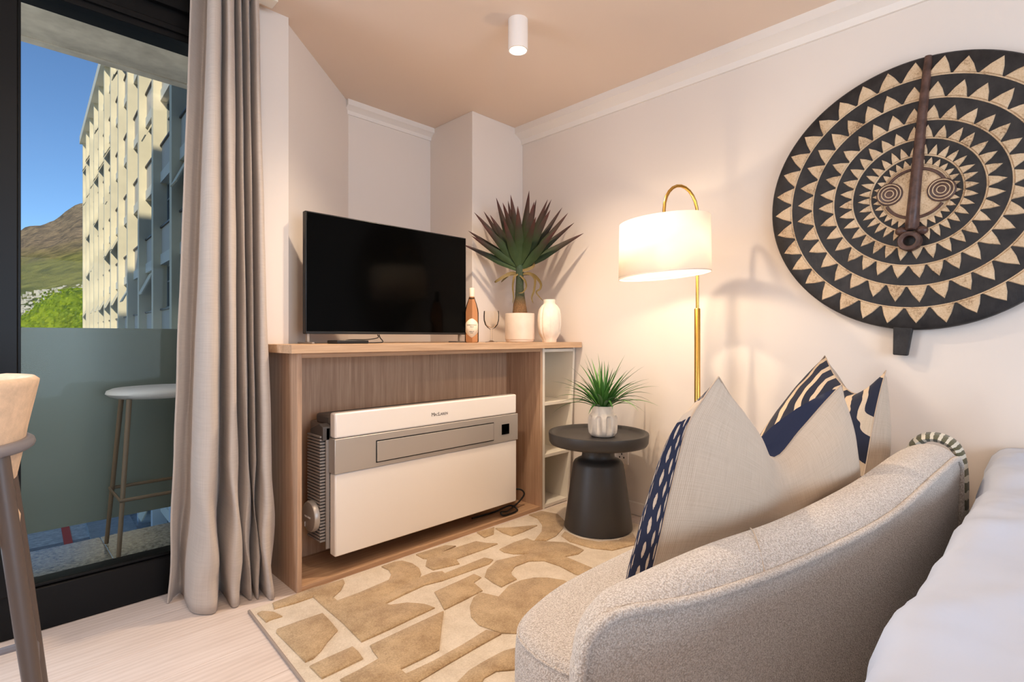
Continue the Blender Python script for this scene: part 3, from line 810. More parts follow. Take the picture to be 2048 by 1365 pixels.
for pts, w_ in (([(-.005, 0, .0), (-.06, 0, .005), (-.11, .01, -.02), (-.15, .01, -.045), (-.16, .0, -.05)], .03), ([(-.005, .0, 0), (-.05, 0, .01), (-.09, 0, -.02), (-.12, 0, -.05)], .022),
                ([(-.01, .02, 0), (-.035, .03, -.02), (-.045, .03, -.08), (-.04, .03, -.14), (-.045, .03, -.19)], .018), ([(.01, .01, 0), (.06, .02, .005), (.095, .02, -.03), (.09, .02, -.10), (.075, .02, -.15), (.085, .02, -.185)], .022),
                ([(.01, 0, 0), (.08, 0, .0), (.13, 0, -.05), (.13, 0, -.09), (.105, 0, -.115), (.15, 0, -.17)], .022), ([(.0, .02, .02), (.05, .02, .03), (.085, .02, .05), (.085, .02, .075), (.06, .02, .08)], .024), ([(.0, .03, -.01), (.03, .04, -.04), (.04, .04, -.08), (.02, .04, -.115), (-.01, .04, -.12)], .016)):
    P = crom([hub + vr * a - vf * b + Vector((0, 0, c - .03)) for a, b, c in pts], 5)
    rows = []
    for i, p in enumerate(P):
        t = i / (len(P) - 1); w = w_ * (1 - t) ** .5 * min(1, .5 + 2 * t)
        tg = (P[min(i + 1, len(P) - 1)] - P[max(i - 1, 0)]).normalized(); sd = (tg.cross(vf + vr * .5 * math.sin(4 * t))).normalized() * w / 2
        rows.append([p - sd, p + vf * .002, p + sd])
    MB().grid(rows).build('dry_leaf', M['dry'], yu, sm=80)

# ribbed vase
vc = (2.553, 2.215, WZ)
def rib(th, z):
    w = 1 if .02 < z < .235 else 0
    return 1 - .075 * w * max(0, 1 - abs(((th * 7 / (2 * PI)) % 1) - .5) / .16 if abs(((th * 7 / (2 * PI)) % 1) - .5) < .16 else 0)
m = MB().lathe([(0, 0), (.043, 0), (.045, .004), (.046, .018), (.058, .035), (.070, .06), (.0765, .10), (.077, .14), (.0745, .18), (.066, .212), (.052, .232), (.040, .242), (.037, .250), (.038, .268), (.036, .272), (.031, .270), (.031, .24), (0, .235)], vc, 98, fn=rib, cap=False)
tag(m.build('ribbed_vase', M['ceramic_white'], sm=60), 'chalky white ribbed vase at the right end of the worktop', 'vase')

# ------------------------------------------------------------------ side table with potted grass
tc2 = (2.385, 1.715, .012)
st = thing('side_table', tc2, 'round charcoal metal side table with a tray top and bell base', 'side table')
MB().lathe([(0, 0), (.180, 0), (.185, .004), (.184, .02), (.138, .345), (.130, .363), (.112, .374), (.096, .380), (.090, .388), (.088, .405), (.087, .455), (0, .455)], tc2, 64, cap=False).build('base', M['table'], st, sm=50)
MB().lathe([(0, .455), (.245, .455), (.262, .460), (.2685, .472), (.272, .512), (.270, .521), (.263, .523), (.252, .520), (.243, .509), (.225, .502), (0, .500)], tc2, 80, cap=False).build('tray_top', M['table'], st, sm=50)
pz = tc2[2] + .501
gpc = (2.392, 1.69, pz)
gp = thing('potted_grass', gpc, 'bushy green grass plant in a carved white pot on the charcoal side table', 'plant')
def carve(th, z):
    q = abs(((th * 8 / (2 * PI) + .1) % 1) - .5) * 2          # 0 in the middle of a niche, 1 at a rib
    if z < .012 or z > .118: return 1
    arch = .118 - .030 * q * q
    e = max(0, min(1, (arch - z) / .010)) * max(0, min(1, (.62 - q) / .16)) * min(1, (z - .012) / .02)
    return 1 - .15 * e + .03 * (1 - e)
m = MB().lathe([(0, .002), (.058, 0), (.066, .006), (.074, .02), (.077, .04), (.0775, .06), (.0775, .08), (.0775, .09), (.077, .098), (.076, .104), (.073, .110), (.070, .116), (.064, .122), (.058, .128), (.056, .136), (.057, .160), (.059, .164), (.056, .166), (.050, .162), (.050, .150), (0, .148)], gpc, 128, fn=carve, cap=False)
m.build('pot', M['ceramic_white'], gp, sm=50)
MB().lathe([(0, .1485), (.0505, .152)], gpc, 24, cap=False).build('soil', M['soil'], gp)
k = NM('grass_leaf', 0.45, 0, (60, 120, 50), 0.35); oi = k.n('ShaderNodeObjectInfo')
k.base(k.ramp(oi.outputs['Random'], [(0, (38, 78, 32)), (.5, (58, 108, 44)), (1, (98, 146, 72))])); M['grass'] = k.m
rnd = random.Random(4)
for i in range(74):
    th = i * 2.39996 + rnd.uniform(-.3, .3)
    ring = (i / 74) ** .7
    el = R(86 - 52 * ring + rnd.uniform(-7, 7))
    L = rnd.uniform(.22, .33) if ring < .6 else rnd.uniform(.20, .31)
    d = Vector((math.cos(th) * math.cos(el), math.sin(th) * math.cos(el), math.sin(el)))
    b = Vector((gpc[0] + .035 * ring * math.cos(th), gpc[1] + .035 * ring * math.sin(th), pz + .150))
    blade(b, d, L, rnd.uniform(.014, .023), rnd.uniform(.35, .95) + 1.6 * max(0, ring - .5), 8, .22, None, rnd.uniform(-.2, .2), lambda t: min(1, .55 + 1.6 * t) * (1 - max(0, t - .3) / .7) ** .9).build('leaf', M['grass'], gp, sm=80)

# power outlet on the wall behind the table
ow = thing('wall_socket', (XM, 1.83, .36), 'white double wall socket with a black plug behind the side table', 'socket')
bx('plate', (XM - .010, XM, 1.745, 1.90, .285, .435), M['white_gloss'], ow, .003)
bx('plug', (XM - .045, XM - .010, 1.775, 1.825, .375, .410), M['black_plastic'], ow, .006)
for y_, z_ in ((1.79, .345), (1.775, .325), (1.805, .325), (1.86, .40), (1.845, .38), (1.875, .38)):
    MB().box(XM - .0106, XM - .0098, y_ - .004, y_ + .004, z_ - .005, z_ + .005).build('socket_hole', M['black_plastic'], ow, sm=0)

# ------------------------------------------------------------------ floor lamp
lp = thing('floor_lamp', (2.50, 1.20, .004), 'lit brass floor lamp with an arched neck and white drum shade by the wall', 'lamp')
px, py = 2.50, 1.20
MB().lathe([(0, 0), (.125, 0), (.13, .004), (.13, .02), (.125, .025), (.02, .027), (0, .027)], (px, py, .004), 48, cap=False).build('base', M['brass'], lp, sm=40)
MB().lathe([(.0145, .03), (.0145, 1.188), (.012, 1.192), (0, 1.192)], (px, py, .004), 24).build('pole', M['brass'], lp, sm=40)
sc_ = Vector((2.285, 1.262, 0))
pp = Vector((px, py, 0)); hd = (sc_ - pp); 
path = [pp + Vector((0, 0, 1.18)), pp + Vector((0, 0, 1.40)), pp + Vector((0, 0, 1.62))]
rr = hd.length / 2; mid_ = pp + hd * .5
for i in range(13):
    a = PI * i / 12
    path.append(mid_ - hd * .5 * math.cos(a) + Vector((0, 0, 1.66 + .128 * math.sin(a))))
path.append(sc_ + Vector((0, 0, 1.56)))
MB().tube(path, .0078, 12).build('arched_neck', M['brass'], lp, sm=60)
k = NM('lamp_shade_linen', 0.9, 0, (250, 246, 238), 0.1)
tl = k.n('ShaderNodeBsdfTranslucent'); tl.inputs[0].default_value = rgba((250, 238, 220)); k.alpha_mix(tl.outputs[0], 0.36)
M['shade'] = k.m
SR = .212
lf_ = Vector((-1, 1, 0)).normalized()
def tilt(m):
    for p in m.v: p.z -= .075 * (p - sc_).dot(lf_)
    return m
tilt(MB().lathe([(SR, 1.345), (SR - .004, 1.605)], (sc_.x, sc_.y, 0), 72, cap=False)).build('lamp_shade', M['shade'], lp, sm=60, solid=.0015)
tilt(MB().lathe([(SR + .001, 1.344), (SR + .001, 1.349), (SR - .002, 1.349), (SR - .002, 1.344), (SR + .001, 1.344)], (sc_.x, sc_.y, 0), 72, cap=False)).build('shade_rim', M['ceramic'], lp, sm=40)
m = MB()
for i in range(3):
    a = 2 * PI * i / 3 + .4
    m.tube([sc_ + Vector((0, 0, 1.575)), sc_ + Vector((math.cos(a) * (SR - .006), math.sin(a) * (SR - .006), 1.596))], .002, 6)
tilt(m).build('shade_spider', M['brass'], lp)
k = NM('frosted_bulb', 0.5, 0, (255, 250, 240)); k.p.inputs['Emission Color'].default_value = (1, .80, .55, 1); k.p.inputs['Emission Strength'].default_value = 12
MB().ball((sc_.x, sc_.y, 1.485), (.032, .032, .038)).lathe([(.014, 1.515), (.016, 1.53), (.016, 1.575)], (sc_.x, sc_.y, 0), 16).build('bulb', k.m, lp)
light('lamp_bulb', 'POINT', (sc_.x, sc_.y, 1.44), 8.2, (1.0, .76, .50), shadow_soft_size=.03)

# ------------------------------------------------------------------ ceiling downlight
dl = thing('ceiling_downlight', (1.770, 1.730, 2.39), 'lit white cylinder downlight fixed to the beige ceiling', 'ceiling light')
MB().lathe([(.040, 2.398), (.046, 2.398), (.0465, 2.402), (.0465, H), (0, H)], (1.770, 1.730, 0), 40, cap=False).build('housing', M['white_gloss'], dl, sm=40)
k = NM('downlight_reflector', 0.4, 0, (250, 245, 238)); k.p.inputs['Emission Color'].default_value = (1, .86, .68, 1); k.p.inputs['Emission Strength'].default_value = .8
MB().lathe([(0, 2.432), (.024, 2.432), (.030, 2.425), (.034, 2.424), (.040, 2.398)], (1.770, 1.730, 0), 40, cap=False).build('reflector', k.m, dl, sm=30)
light('downlight_beam', 'SPOT', (1.770, 1.730, 2.395), 78, WARM, dir=(0, 0, -1), spot_size=R(140), spot_blend=.8, shadow_soft_size=.035)

# ------------------------------------------------------------------ carved wall mask
MX = XM - .012
mk_o = Vector((MX, .36, 1.64))
ang = .075
ux = Vector((0, math.cos(ang), math.sin(ang)))     # towards the picture's left
uy = Vector((0, -math.sin(ang), math.cos(ang)))
un = Vector((-1, 0, 0))
MM = Matrix(((ux.x, uy.x, un.x, mk_o.x), (ux.y, uy.y, un.y, mk_o.y), (ux.z, uy.z, un.z, mk_o.z), (0, 0, 0, 1)))
k = NM('blackened_carved_wood', 0.5, 0, (34, 32, 33), 0.35); v = k.coord()
k.base(k.ramp(k.noise(v, 22, 5), [(.3, (22, 21, 23)), (.7, (50, 46, 45))])); k.bump(k.noise(k.coord((30, 30, 6)), 6, 4), .35, .004); M['mask_black'] = k.m
k = NM('pale_weathered_wood', 0.75, 0, (190, 158, 122), 0.2); v = k.coord()
f = k.math('ADD', k.math('MULTIPLY', k.noise(v, 14, 4), .5), k.math('MULTIPLY', k.noise(v, 150, 3, .8), .5))
k.base(k.ramp(f, [(.32, (120, 88, 60)), (.46, (200, 172, 138)), (.72, (226, 204, 174))])); k.bump(k.noise(v, 200, 3), .7, .003); M['mask_tan'] = k.m
k = NM('dark_red_brown_wood', 0.42, 0, (74, 50, 42), 0.4); v = k.coord(); k.base(k.ramp(k.noise(v, 30, 5), [(.3, (58, 38, 32)), (.75, (104, 76, 66))])); M['mask_brown'] = k.m
ms = thing('carved_mask', mk_o, 'large round carved wooden mask with rings of pale triangles, hung on the white wall', 'mask')
rnd = random.Random(2)
m = MB().lathe([(0, -.008), (.535, -.008), (.553, 0), (.556, .010), (.553, .030), (.545, .037), (.48, .036), (0, .034)], n=120, fn=lambda th, z: 1 + .006 * math.sin(th * 3 + 1), cap=False)
m.v = [MM @ p for p in m.v]
m.build('disc', M['mask_black'], ms, sm=50)
F0 = .0345
MB().prism([(-.034, -.53), (.034, -.53), (.026, -.665), (-.024, -.665)], 0, .034, MM).build('neck_stub', M['mask_black'], ms, bev=.004, sm=0)
for rb, L, nn in ((.467, .070, 36), (.378, .066, 34), (.293, .060, 32), (.221, .053, 32), (.154, .046, 32), (.116, .030, 30)):
    t_ = MB().tube([MM @ Vector((rb * math.cos(a), rb * math.sin(a), F0)) for a in [2 * PI * i / 120 for i in range(120)]], .0034, 6, closed=True)
    t_.build('ring', M['mask_tan'], ms)
    for i in range(nn):
        a0 = 2 * PI * (i + .5) / nn + PI / 2
        hw = PI / nn * .99
        lean = rnd.uniform(-.10, .10) * hw * 2
        Lt = L * rnd.uniform(.92, 1.08)
        r0 = rb + .001
        def pt(r, a, z): return MM @ Vector((r * math.cos(a), r * math.sin(a), z))
        zb, zt = F0 - .002, F0 + .006
        vs = [pt(r0, a0 - hw, zb), pt(r0, a0, zb), pt(r0, a0 + hw, zb), pt(r0 + Lt, a0 + lean, zb), pt(r0 + Lt * .5, a0 - hw * .56 + lean * .5, zb), pt(r0 + Lt * .5, a0 + hw * .56 + lean * .5, zb)]
        r1 = r0 + Lt * .07
        vs += [pt(r1, a0 - hw * .82, zt), pt(r1, a0, zt + .001), pt(r1, a0 + hw * .82, zt), pt(r0 + Lt * .90, a0 + lean, zt), pt(r0 + Lt * .5, a0 - hw * .44 + lean * .5, zt), pt(r0 + Lt * .5, a0 + hw * .44 + lean * .5, zt)]
        loop = [0, 1, 2, 5, 3, 4]
        fs = [(6, 7, 8, 11, 9, 10)] + [(loop[q], loop[(q + 1) % 6], loop[(q + 1) % 6] + 6, loop[q] + 6) for q in range(6)]
        MB().add(vs, fs).build('triangle', M['mask_tan'], ms, sm=0)
m = MB().lathe([(0, F0 + .012), (.06, F0 + .011), (.10, F0 + .006), (.113, F0)], n=60, cap=False); m.v = [MM @ p for p in m.v]
m.build('face', M['mask_tan'], ms, sm=60)
for s_ in (1, -1):
    m = MB().tube([MM @ Vector((.101 * math.cos(a) * 1.02, s_ * .099 * math.sin(a), F0 + .008)) for a in [R(28 + 124 * i / 24) for i in range(25)]], .006, 8)
    m.build('brow_line', M['mask_brown'], ms)
    e = Vector((s_ * .085, .004, 0))
    m = MB().lathe([(0, F0 + .017), (.040, F0 + .017), (.046, F0 + .014), (.047, F0 + .002)], n=40, cap=False); m.v = [MM @ (p + e) for p in m.v]
    eye = m.build('eye', M['mask_brown'], ms, sm=50)
    for q in (.039, .027, .0145):
        MB().tube([MM @ (Vector((q * math.cos(a), q * math.sin(a), F0 + .018)) + e) for a in [2 * PI * i / 40 for i in range(40)]], .0021, 6, closed=True).build('eye_ring', M['mask_tan'], eye)
ng = [(-.021, 0), (-.019, .012), (-.012, .024), (0, .029), (.012, .024), (.019, .012), (.021, 0)]
rows = [[MM @ Vector((a * w + off_, y_, F0 - .002 + b * hh)) for a, b in ng] for y_, w, hh, off_ in ((.548, .62, .6, -.002), (.50, .72, .9, -.002), (.30, .85, 1.1, 0), (.10, 1.0, 1.25, 0), (-.05, 1.12, 1.35, 0), (-.145, 1.2, 1.3, 0), (-.150, 1.2, .9, 0))]
MB().grid(rows).build('nose_ridge', M['mask_brown'], ms, sm=60)
for s_ in (1, -1):
    m = MB().ball((s_ * .034, -.152, F0 + .006), (.022, .018, .018)); m.v = [MM @ p for p in m.v]; m.build('nostril', M['mask_brown'], ms)
m = MB().lathe([(.040, F0 - .002), (.041, F0 + .03), (.037, F0 + .042), (.028, F0 + .044), (.021, F0 + .040), (.019, F0 + .008), (0, F0 + .006)], n=36, cap=False); m.v = [MM @ (p + Vector((0, -.196, 0))) for p in m.v]
m.build('mouth', M['mask_brown'], ms, sm=50)
m = MB().lathe([(0, F0 + .0085), (.0185, F0 + .0085)], n=24, cap=False); m.v = [MM @ (p + Vector((0, -.196, 0))) for p in m.v]
m.build('mouth_hollow', M['mask_black'], ms)

# ------------------------------------------------------------------ rug
def crop(p): return floor_at(480 + p[0] / 2.926, 1000 + p[1] / 2.926, .010)
ra = floor_at(500, 1228); rb_ = floor_at(604, 1365)
shapes = [
 [(190, 640), (190, 610), (300, 568), (420, 522), (605, 472), (612, 490), (590, 535), (545, 575), (572, 597), (700, 548), (870, 475), (886, 440), (870, 415), (828, 396), (900, 370), (950, 362), (1010, 378), (1048, 405), (1060, 440), (1050, 462), (1120, 432), (1185, 424), (1200, 436), (1430, 344), (1482, 356), (1460, 380), (1180, 480), (1080, 505), (960, 560), (850, 615), (880, 622), (980, 608), (1080, 616), (1140, 638), (1050, 680), (880, 762), (710, 838), (600, 725), (500, 640), (428, 574), (320, 612), (200, 645)],
 [(1030, 325), (1200, 272), (1265, 276), (1180, 312), (1380, 248), (1440, 258), (1508, 262), (1440, 290), (1265, 352), (1285, 380), (1130, 416), (1086, 392), (1095, 350), (1070, 348)],
 [(1385, 195), (1488, 165), (1485, 205), (1430, 226)],
 [(1495, 172), (1600, 166), (1740, 154), (1650, 195), (1590, 216), (1535, 196)],
 [(1690, 92), (1760, 70), (1860, 88), (1900, 128), (1890, 170), (1850, 215), (1790, 244), (1725, 240), (1765, 190), (1768, 150), (1740, 112)],
 [(1518, 295), (1600, 255), (1680, 230), (1712, 244), (1800, 250), (1910, 255), (2012, 298), (1980, 322), (1900, 338), (2046, 398), (2100, 420), (2040, 450), (1965, 442), (1870, 392), (1780, 362), (1690, 364), (1610, 395), (1588, 425), (1590, 445), (1620, 470), (1528, 516), (1480, 490), (1432, 455), (1445, 412), (1500, 362), (1590, 342), (1690, 322), (1600, 322), (1545, 312)],
 [(1138, 545), (1260, 490), (1370, 440), (1412, 460), (1368, 490), (1420, 536), (1300, 598), (1195, 650), (1172, 605)],
 [(1400, 548), (1460, 560), (1512, 574), (1570, 510), (1640, 478), (1720, 462), (1800, 462), (1900, 478), (2050, 560), (1900, 700), (1700, 790), (1530, 786), (1400, 740), (1352, 690), (1345, 630), (1365, 580)],
 [(760, 860), (900, 792), (1050, 722), (1192, 658), (1180, 750), (1165, 885), (1060, 940), (940, 998), (972, 1026), (1130, 950), (1300, 855), (1440, 768), (1530, 790), (1400, 862), (1200, 978), (1040, 1075), (900, 1150), (700, 1150), (585, 1060), (700, 1000), (812, 936), (780, 895)],
 [(168, 800), (215, 765), (350, 715), (485, 670), (530, 718), (572, 770), (510, 840), (475, 890), (430, 935), (318, 984), (240, 890)],
 [(70, 682), (128, 658), (200, 662), (248, 688), (180, 708), (138, 728)],
 [(338, 1012), (500, 935), (660, 866), (692, 895), (720, 936), (590, 1000), (455, 1064), (372, 1066)],
 [(1270, 1075), (1340, 1005), (1440, 945), (1540, 892), (1640, 868), (1700, 980), (1600, 1002), (1500, 1010), (1430, 1050), (1400, 1100), (1300, 1140)],
 [(1900, 190), (1990, 232), (2100, 252), (2210, 240), (2300, 200), (2330, 262), (2180, 300), (2060, 288), (1930, 250), (1880, 215)],
 [(2240, 330), (2400, 300), (2560, 330), (2500, 440), (2380, 410)],
]
# the rug's own rectangle: back edge along the cabinet, left edge by the door
bk = FY - .012
lx0 = ra[0]; ly0 = ra[1]; lx1, ly1 = rb_
dx = (lx1 - lx0) / (ly1 - ly0)
rug_poly = [(lx0 + dx * (bk - ly0), bk), (lx0 + dx * (.75 - ly0), .75), (2.58, .75), (2.58, bk - .02)]
rg = thing('rug', (1.6, 1.5, 0), 'cream rug with raised tan abstract shapes lying in front of the oak cabinet', 'rug')
MB().prism(rug_poly, 0.0005, .010).build('ground_pile', M['rug_cream'], rg, bev=.003, sm=0)
e0, e1 = rug_poly[0], rug_poly[1]
MB().tube([(e0[0], e0[1], .005), (e1[0], e1[1], .005)], .006, 8).build('bound_edge', plain('taupe_binding', (150, 134, 122), 0.9, bump=.3, bscale=400), rg)
from mathutils.geometry import tessellate_polygon
for sh_ in shapes:
    P = [crop(p) for p in sh_]
    P = [(min(max(p[0], rug_poly[0][0] + .01), 2.56), min(p[1], bk - .006)) for p in P]
    P = [p for i, p in enumerate(P) if (Vector(p) - Vector(P[i - 1])).length > .012]
    n = len(P); zt, zb = .0165, .009
    ar = sum(P[i][0] * P[(i + 1) % n][1] - P[(i + 1) % n][0] * P[i][1] for i in range(n))
    if ar < 0: P = P[::-1]
    # rounded pile edge: inset the top a little
    ins = []
    for i in range(n):
        a, b, c = Vector(P[i - 1]), Vector(P[i]), Vector(P[(i + 1) % n])
        t1 = (b - a).normalized(); t2 = (c - b).normalized()
        nn_ = Vector((-(t1.y + t2.y), t1.x + t2.x))
        if nn_.length < .2: nn_ = Vector((-t1.y, t1.x))
        ins.append(b + nn_.normalized() * .004)
    vs = [(p[0], p[1], zb) for p in P] + [(p[0], p[1], zt - .003) for p in P] + [(q.x, q.y, zt) for q in ins]
    fs = []
    for b0 in (0, n):
        for i in range(n):
            j = (i + 1) % n; fs.append((b0 + i, b0 + j, b0 + n + j, b0 + n + i))
    for t in tessellate_polygon([[Vector((q.x, q.y, 0)) for q in ins]]):
        a, b, c = (ins[i] for i in t)
        if (b - a).cross(c - a) < 0: t = (t[0], t[2], t[1])
        fs.append(tuple(2 * n + i for i in t))
    MB().add(vs, fs).build('pile_shape', M['rug_tan'], rg, sm=50)

# ------------------------------------------------------------------ sofa
so = thing('sofa', (1.55, .55, 0), 'curved cream boucle sofa with its back to the bed, carrying patterned cushions', 'sofa')
ST = [((.778, .609, .03), (.700, .540, .03)), ((.778, .609, .40), (.700, .540, .44)), ((.782, .607, .478), (.704, .539, .495)), ((.797, .603, .521), (.712, .536, .535)), ((.826, .595, .551), (.735, .523, .565)),
      ((.87, .58, .572), (.79, .505, .575)), ((1.08, .513, .603), (.956, .447, .562)), ((1.33, .434, .622), (1.242, .362, .568)), ((1.66, .363, .654), (1.59, .268, .60)), ((2.02, .315, .692), (1.93, .211, .650)),
      ((2.24, .285, .690), (2.19, .190, .660)), ((2.315, .272, .665), (2.275, .186, .635)), ((2.335, .268, .58), (2.30, .185, .56)), ((2.34, .267, .03), (2.305, .185, .03))]
I_ = crom([a for a, b in ST], 8); O_ = crom([b for a, b in ST], 8)
nb = 8
rows = []
for a, b in zip(I_, O_):
    ax = (b - a); L = ax.length
    i = len(rows)
    t = (I_[min(i + 1, len(I_) - 1)] + O_[min(i + 1, len(O_) - 1)] - I_[max(i - 1, 0)] - O_[max(i - 1, 0)]).normalized()
    nrm = ax.cross(t).normalized()
    mid_c = Vector((1.6, .40, .2))
    if nrm.dot((a + b) / 2 - Vector((1.55, .42, .3))) < 0 and abs(nrm.dot((a + b) / 2 - Vector((1.55, .42, .3)))) > .02: nrm = -nrm
    rows.append([a + ax * (q / nb) + nrm * (.26 * L * (math.sin(PI * q / nb) ** .8) * .55) for q in range(nb + 1)])
MB().grid(rows).build('back_roll', M['boucle'], so, sm=70)
MB().tube([p + Vector((0, 0, 0)) for p in O_], .0095, 10).build('outer_piping', M['boucle'], so, sm=70)
lo_i, hi_i = 8, len(I_) - 9
def skirt(P, bulge):
    rows = []
    for q in range(13):
        t = q / 12; rw = []
        for i in range(lo_i, hi_i + 1):
            p = P[i]; z = p.z + (.03 - p.z) * t
            s_ = (i - lo_i) / (hi_i - lo_i)
            x, y_ = p.x, p.y
            off_ = bulge * math.sin(PI * min(1, t * 1.1)) * math.sin(PI * s_) ** .5 - bulge * .5 * (t > .0) * 0
            rw.append(Vector((x + off_ * .25, y_ + off_, z)))
        rows.append(rw)
    return rows
MB().grid(skirt(O_, .020)).build('back_panel', M['boucle'], so, sm=70)
MB().grid(skirt(I_, .02)).build('inner_back', M['boucle'], so, sm=70)
# across-back seam
j = 8 * 6 + 5
MB().tube([rows[j][q] if False else (I_[j] + (O_[j] - I_[j]) * (q / nb) + Vector((0, 0, .003)) + Vector((0, 0, .26 * (O_[j] - I_[j]).length * .55 * (math.sin(PI * q / nb) ** .8)))) for q in range(nb + 1)], .0016, 6).build('seam', M['linen'], so)
# seat block with rounded front corners
seat = [(.80, .60), (.775, .68), (.79, .765), (.825, .815), (.90, .85), (1.05, .874), (1.39, .880), (1.9, .885), (2.25, .87), (2.38, .80), (2.42, .66), (2.36, .42), (2.30, .30), (2.0, .34), (1.66, .385), (1.33, .455), (1.08, .53), (.9, .59)]
sp = [Vector((p.x, p.y, 0)) for p in crom([(a, b, 0) for a, b in seat], 6, closed=True)]
cen = Vector((1.55, .62, 0)); rows = []
for z, ins_ in ((.03, .0), (.10, .0), (.36, .0), (.395, .003), (.412, .012), (.421, .028), (.424, .06)):
    rows.append([p + (cen - p).normalized() * ins_ + Vector((0, 0, z)) for p in sp])
for q in (.75, .4, .1, .0): rows.append([cen + (p + (cen - p).normalized() * .06 - cen) * q + Vector((0, 0, .426 + .012 * (1 - q))) for p in sp])
MB().grid(rows, wrap=True).build('seat', M['boucle'], so, sm=70)
MB().tube([p + (cen - p).normalized() * .0075 + Vector((0, 0, .4065)) for p in sp], .0025, 6, closed=True).build('seat_seam', M['boucle'], so)
for x, y_ in ((.9, .75), (2.2, .78), (.95, .54), (2.2, .36)):
    MB().lathe([(.02, .012), (.026, .035)], (x, y_, 0), 16).build('foot', M['black_plastic'], so)

# ------------------------------------------------------------------ cushions
def pillow(name, seam, bulge_b, bulge_f, mats, label, group=None, chop=None, N=30, dirs=None):
    """seam: four edges of 3-D points (left up, top, right down, bottom); camera-side back face and patterned front face"""
    def res(P, n):
        c = crom(P, 12); L = [0]
        for a, b in zip(c, c[1:]): L.append(L[-1] + (b - a).length)
        out = []
        for k_ in range(n + 1):
            d = L[-1] * k_ / n; i = 0
            while i < len(L) - 2 and L[i + 1] < d: i += 1
            t = (d - L[i]) / max(1e-9, L[i + 1] - L[i]); out.append(c[i].lerp(c[i + 1], min(1, t)))
        return out
    Lf, Tp, Rt, Bt = (res(e, N) for e in seam)      # Lf bottom->top, Tp left->right, Rt bottom->top, Bt left->right
    G = [[None] * (N + 1) for _ in range(N + 1)]
    for j in range(N + 1):
        for i in range(N + 1):
            s_, t = i / N, j / N
            G[j][i] = (Bt[i] * (1 - t) + Tp[i] * t + Lf[j] * (1 - s_) + Rt[j] * s_
                       - (Bt[0] * (1 - s_) * (1 - t) + Bt[N] * s_ * (1 - t) + Tp[0] * (1 - s_) * t + Tp[N] * s_ * t))
    root = thing(name, (Bt[N // 2].x, Bt[N // 2].y, Bt[N // 2].z), label, 'cushion', group)
    nrm = (Rt[N // 2] - Lf[N // 2]).cross(Tp[N // 2] - Bt[N // 2]).normalized()
    for side, bl, nm, mt_ in ((1, bulge_b, 'back_cover', mats[0]), (-1, bulge_f, 'front_cover', mats[1])):
        rows = []; uv = []
        for j in range(N + 1):
            rw = []
            for i in range(N + 1):
                s_, t = i / N, j / N
                w = (max(0, 4 * s_ * (1 - s_)) ** .5) * (max(0, 4 * t * (1 - t)) ** .5)
                if dirs and side < 0: tq = .10 + .90 * t; w = (max(0, 4 * s_ * (1 - s_)) ** .5) * (max(0, 4 * tq * (1 - tq)) ** .5)
                dv = dirs(side, s_, t) if dirs else nrm * side
                if chop: w *= 1 - chop[side] * math.exp(-((s_ - .5) / .16) ** 2) * t ** 1.2
                p = G[j][i] + dv * bl * w
                q = noise.noise(Vector((s_ * 5, t * 5, side * 3.3 + len(name)))) * .008 * w
                q += noise.noise(Vector((s_ * 14 + t * 5, t * 3, side * 1.3))) * .003 * w
                if side > 0 and dirs:      # a crease pressed into the lower right of the back
                    q -= .022 * math.exp(-((t - .45 + .25 * (s_ - .68)) / .05) ** 2) * math.exp(-((s_ - .70) / .13) ** 2)
                rw.append(p + nrm * side * q); uv.append((s_, t))
            rows.append(rw)
        MB().grid(rows, uv, flip=(side < 0)).build(nm, mt_, root, sm=80)
    loop = Lf + Tp[1:] + Rt[::-1][1:] + Bt[::-1][1:-1]
    MB().tube(loop, .0022, 6, closed=True).build('edge_seam', M['linen'], root)
    return root

k = weave('navy_print_with_cream_dashes', (202, 184, 164), (172, 152, 132), 90, .15, .92, .3)
tc = k.n('ShaderNodeTexCoord'); sx = k.n('ShaderNodeSeparateXYZ'); k.l(tc.outputs['UV'], sx.inputs[0])
nzv = k.noise(k.coord((26, 26, 1), 'UV'), 1, 3)
V_ = sx.outputs['Y']; U0 = sx.outputs['X']
U = k.math('SQRT', k.math('MULTIPLY', k.math('MULTIPLY', U0, 4.0), k.math('SUBTRACT', 1.0, U0)))
wob = k.math('MULTIPLY', k.math('SUBTRACT', nzv, .5), .5)
cu_ = k.math('ADD', k.math('MULTIPLY', U, 12.0), k.math('MULTIPLY', wob, .5))
col_i = k.math('FLOOR', cu_); cf = k.math('ABSOLUTE', k.math('SUBTRACT', k.math('FRACT', cu_), .5))
rv_ = k.math('ADD', k.math('ADD', k.math('MULTIPLY', V_, 10.0), k.math('MULTIPLY', col_i, .43)), k.math('MULTIPLY', wob, .9))
rf = k.math('ABSOLUTE', k.math('SUBTRACT', k.math('FRACT', rv_), .5))
dash = k.math('LESS_THAN', k.math('ADD', k.math('MULTIPLY', cf, 2.9), k.math('MULTIPLY', k.math('POWER', rf, 2.0), 4.6)), .62)
inside = k.math('LESS_THAN', U0, .40)
dash = k.math('MULTIPLY', dash, inside)
edge = k.math('GREATER_THAN', k.math('ADD', U, k.math('MULTIPLY', wob, .10)), .05)
gap = k.math('MULTIPLY', k.math('GREATER_THAN', k.math('ADD', V_, k.math('MULTIPLY', wob, .2)), .78), k.math('LESS_THAN', k.math('ADD', V_, k.math('MULTIPLY', wob, .2)), .88))
gap = k.math('MULTIPLY', gap, k.math('LESS_THAN', U, .4))
low = k.math('MULTIPLY', k.math('LESS_THAN', k.math('ADD', V_, k.math('MULTIPLY', wob, .3)), .06), 1.0)
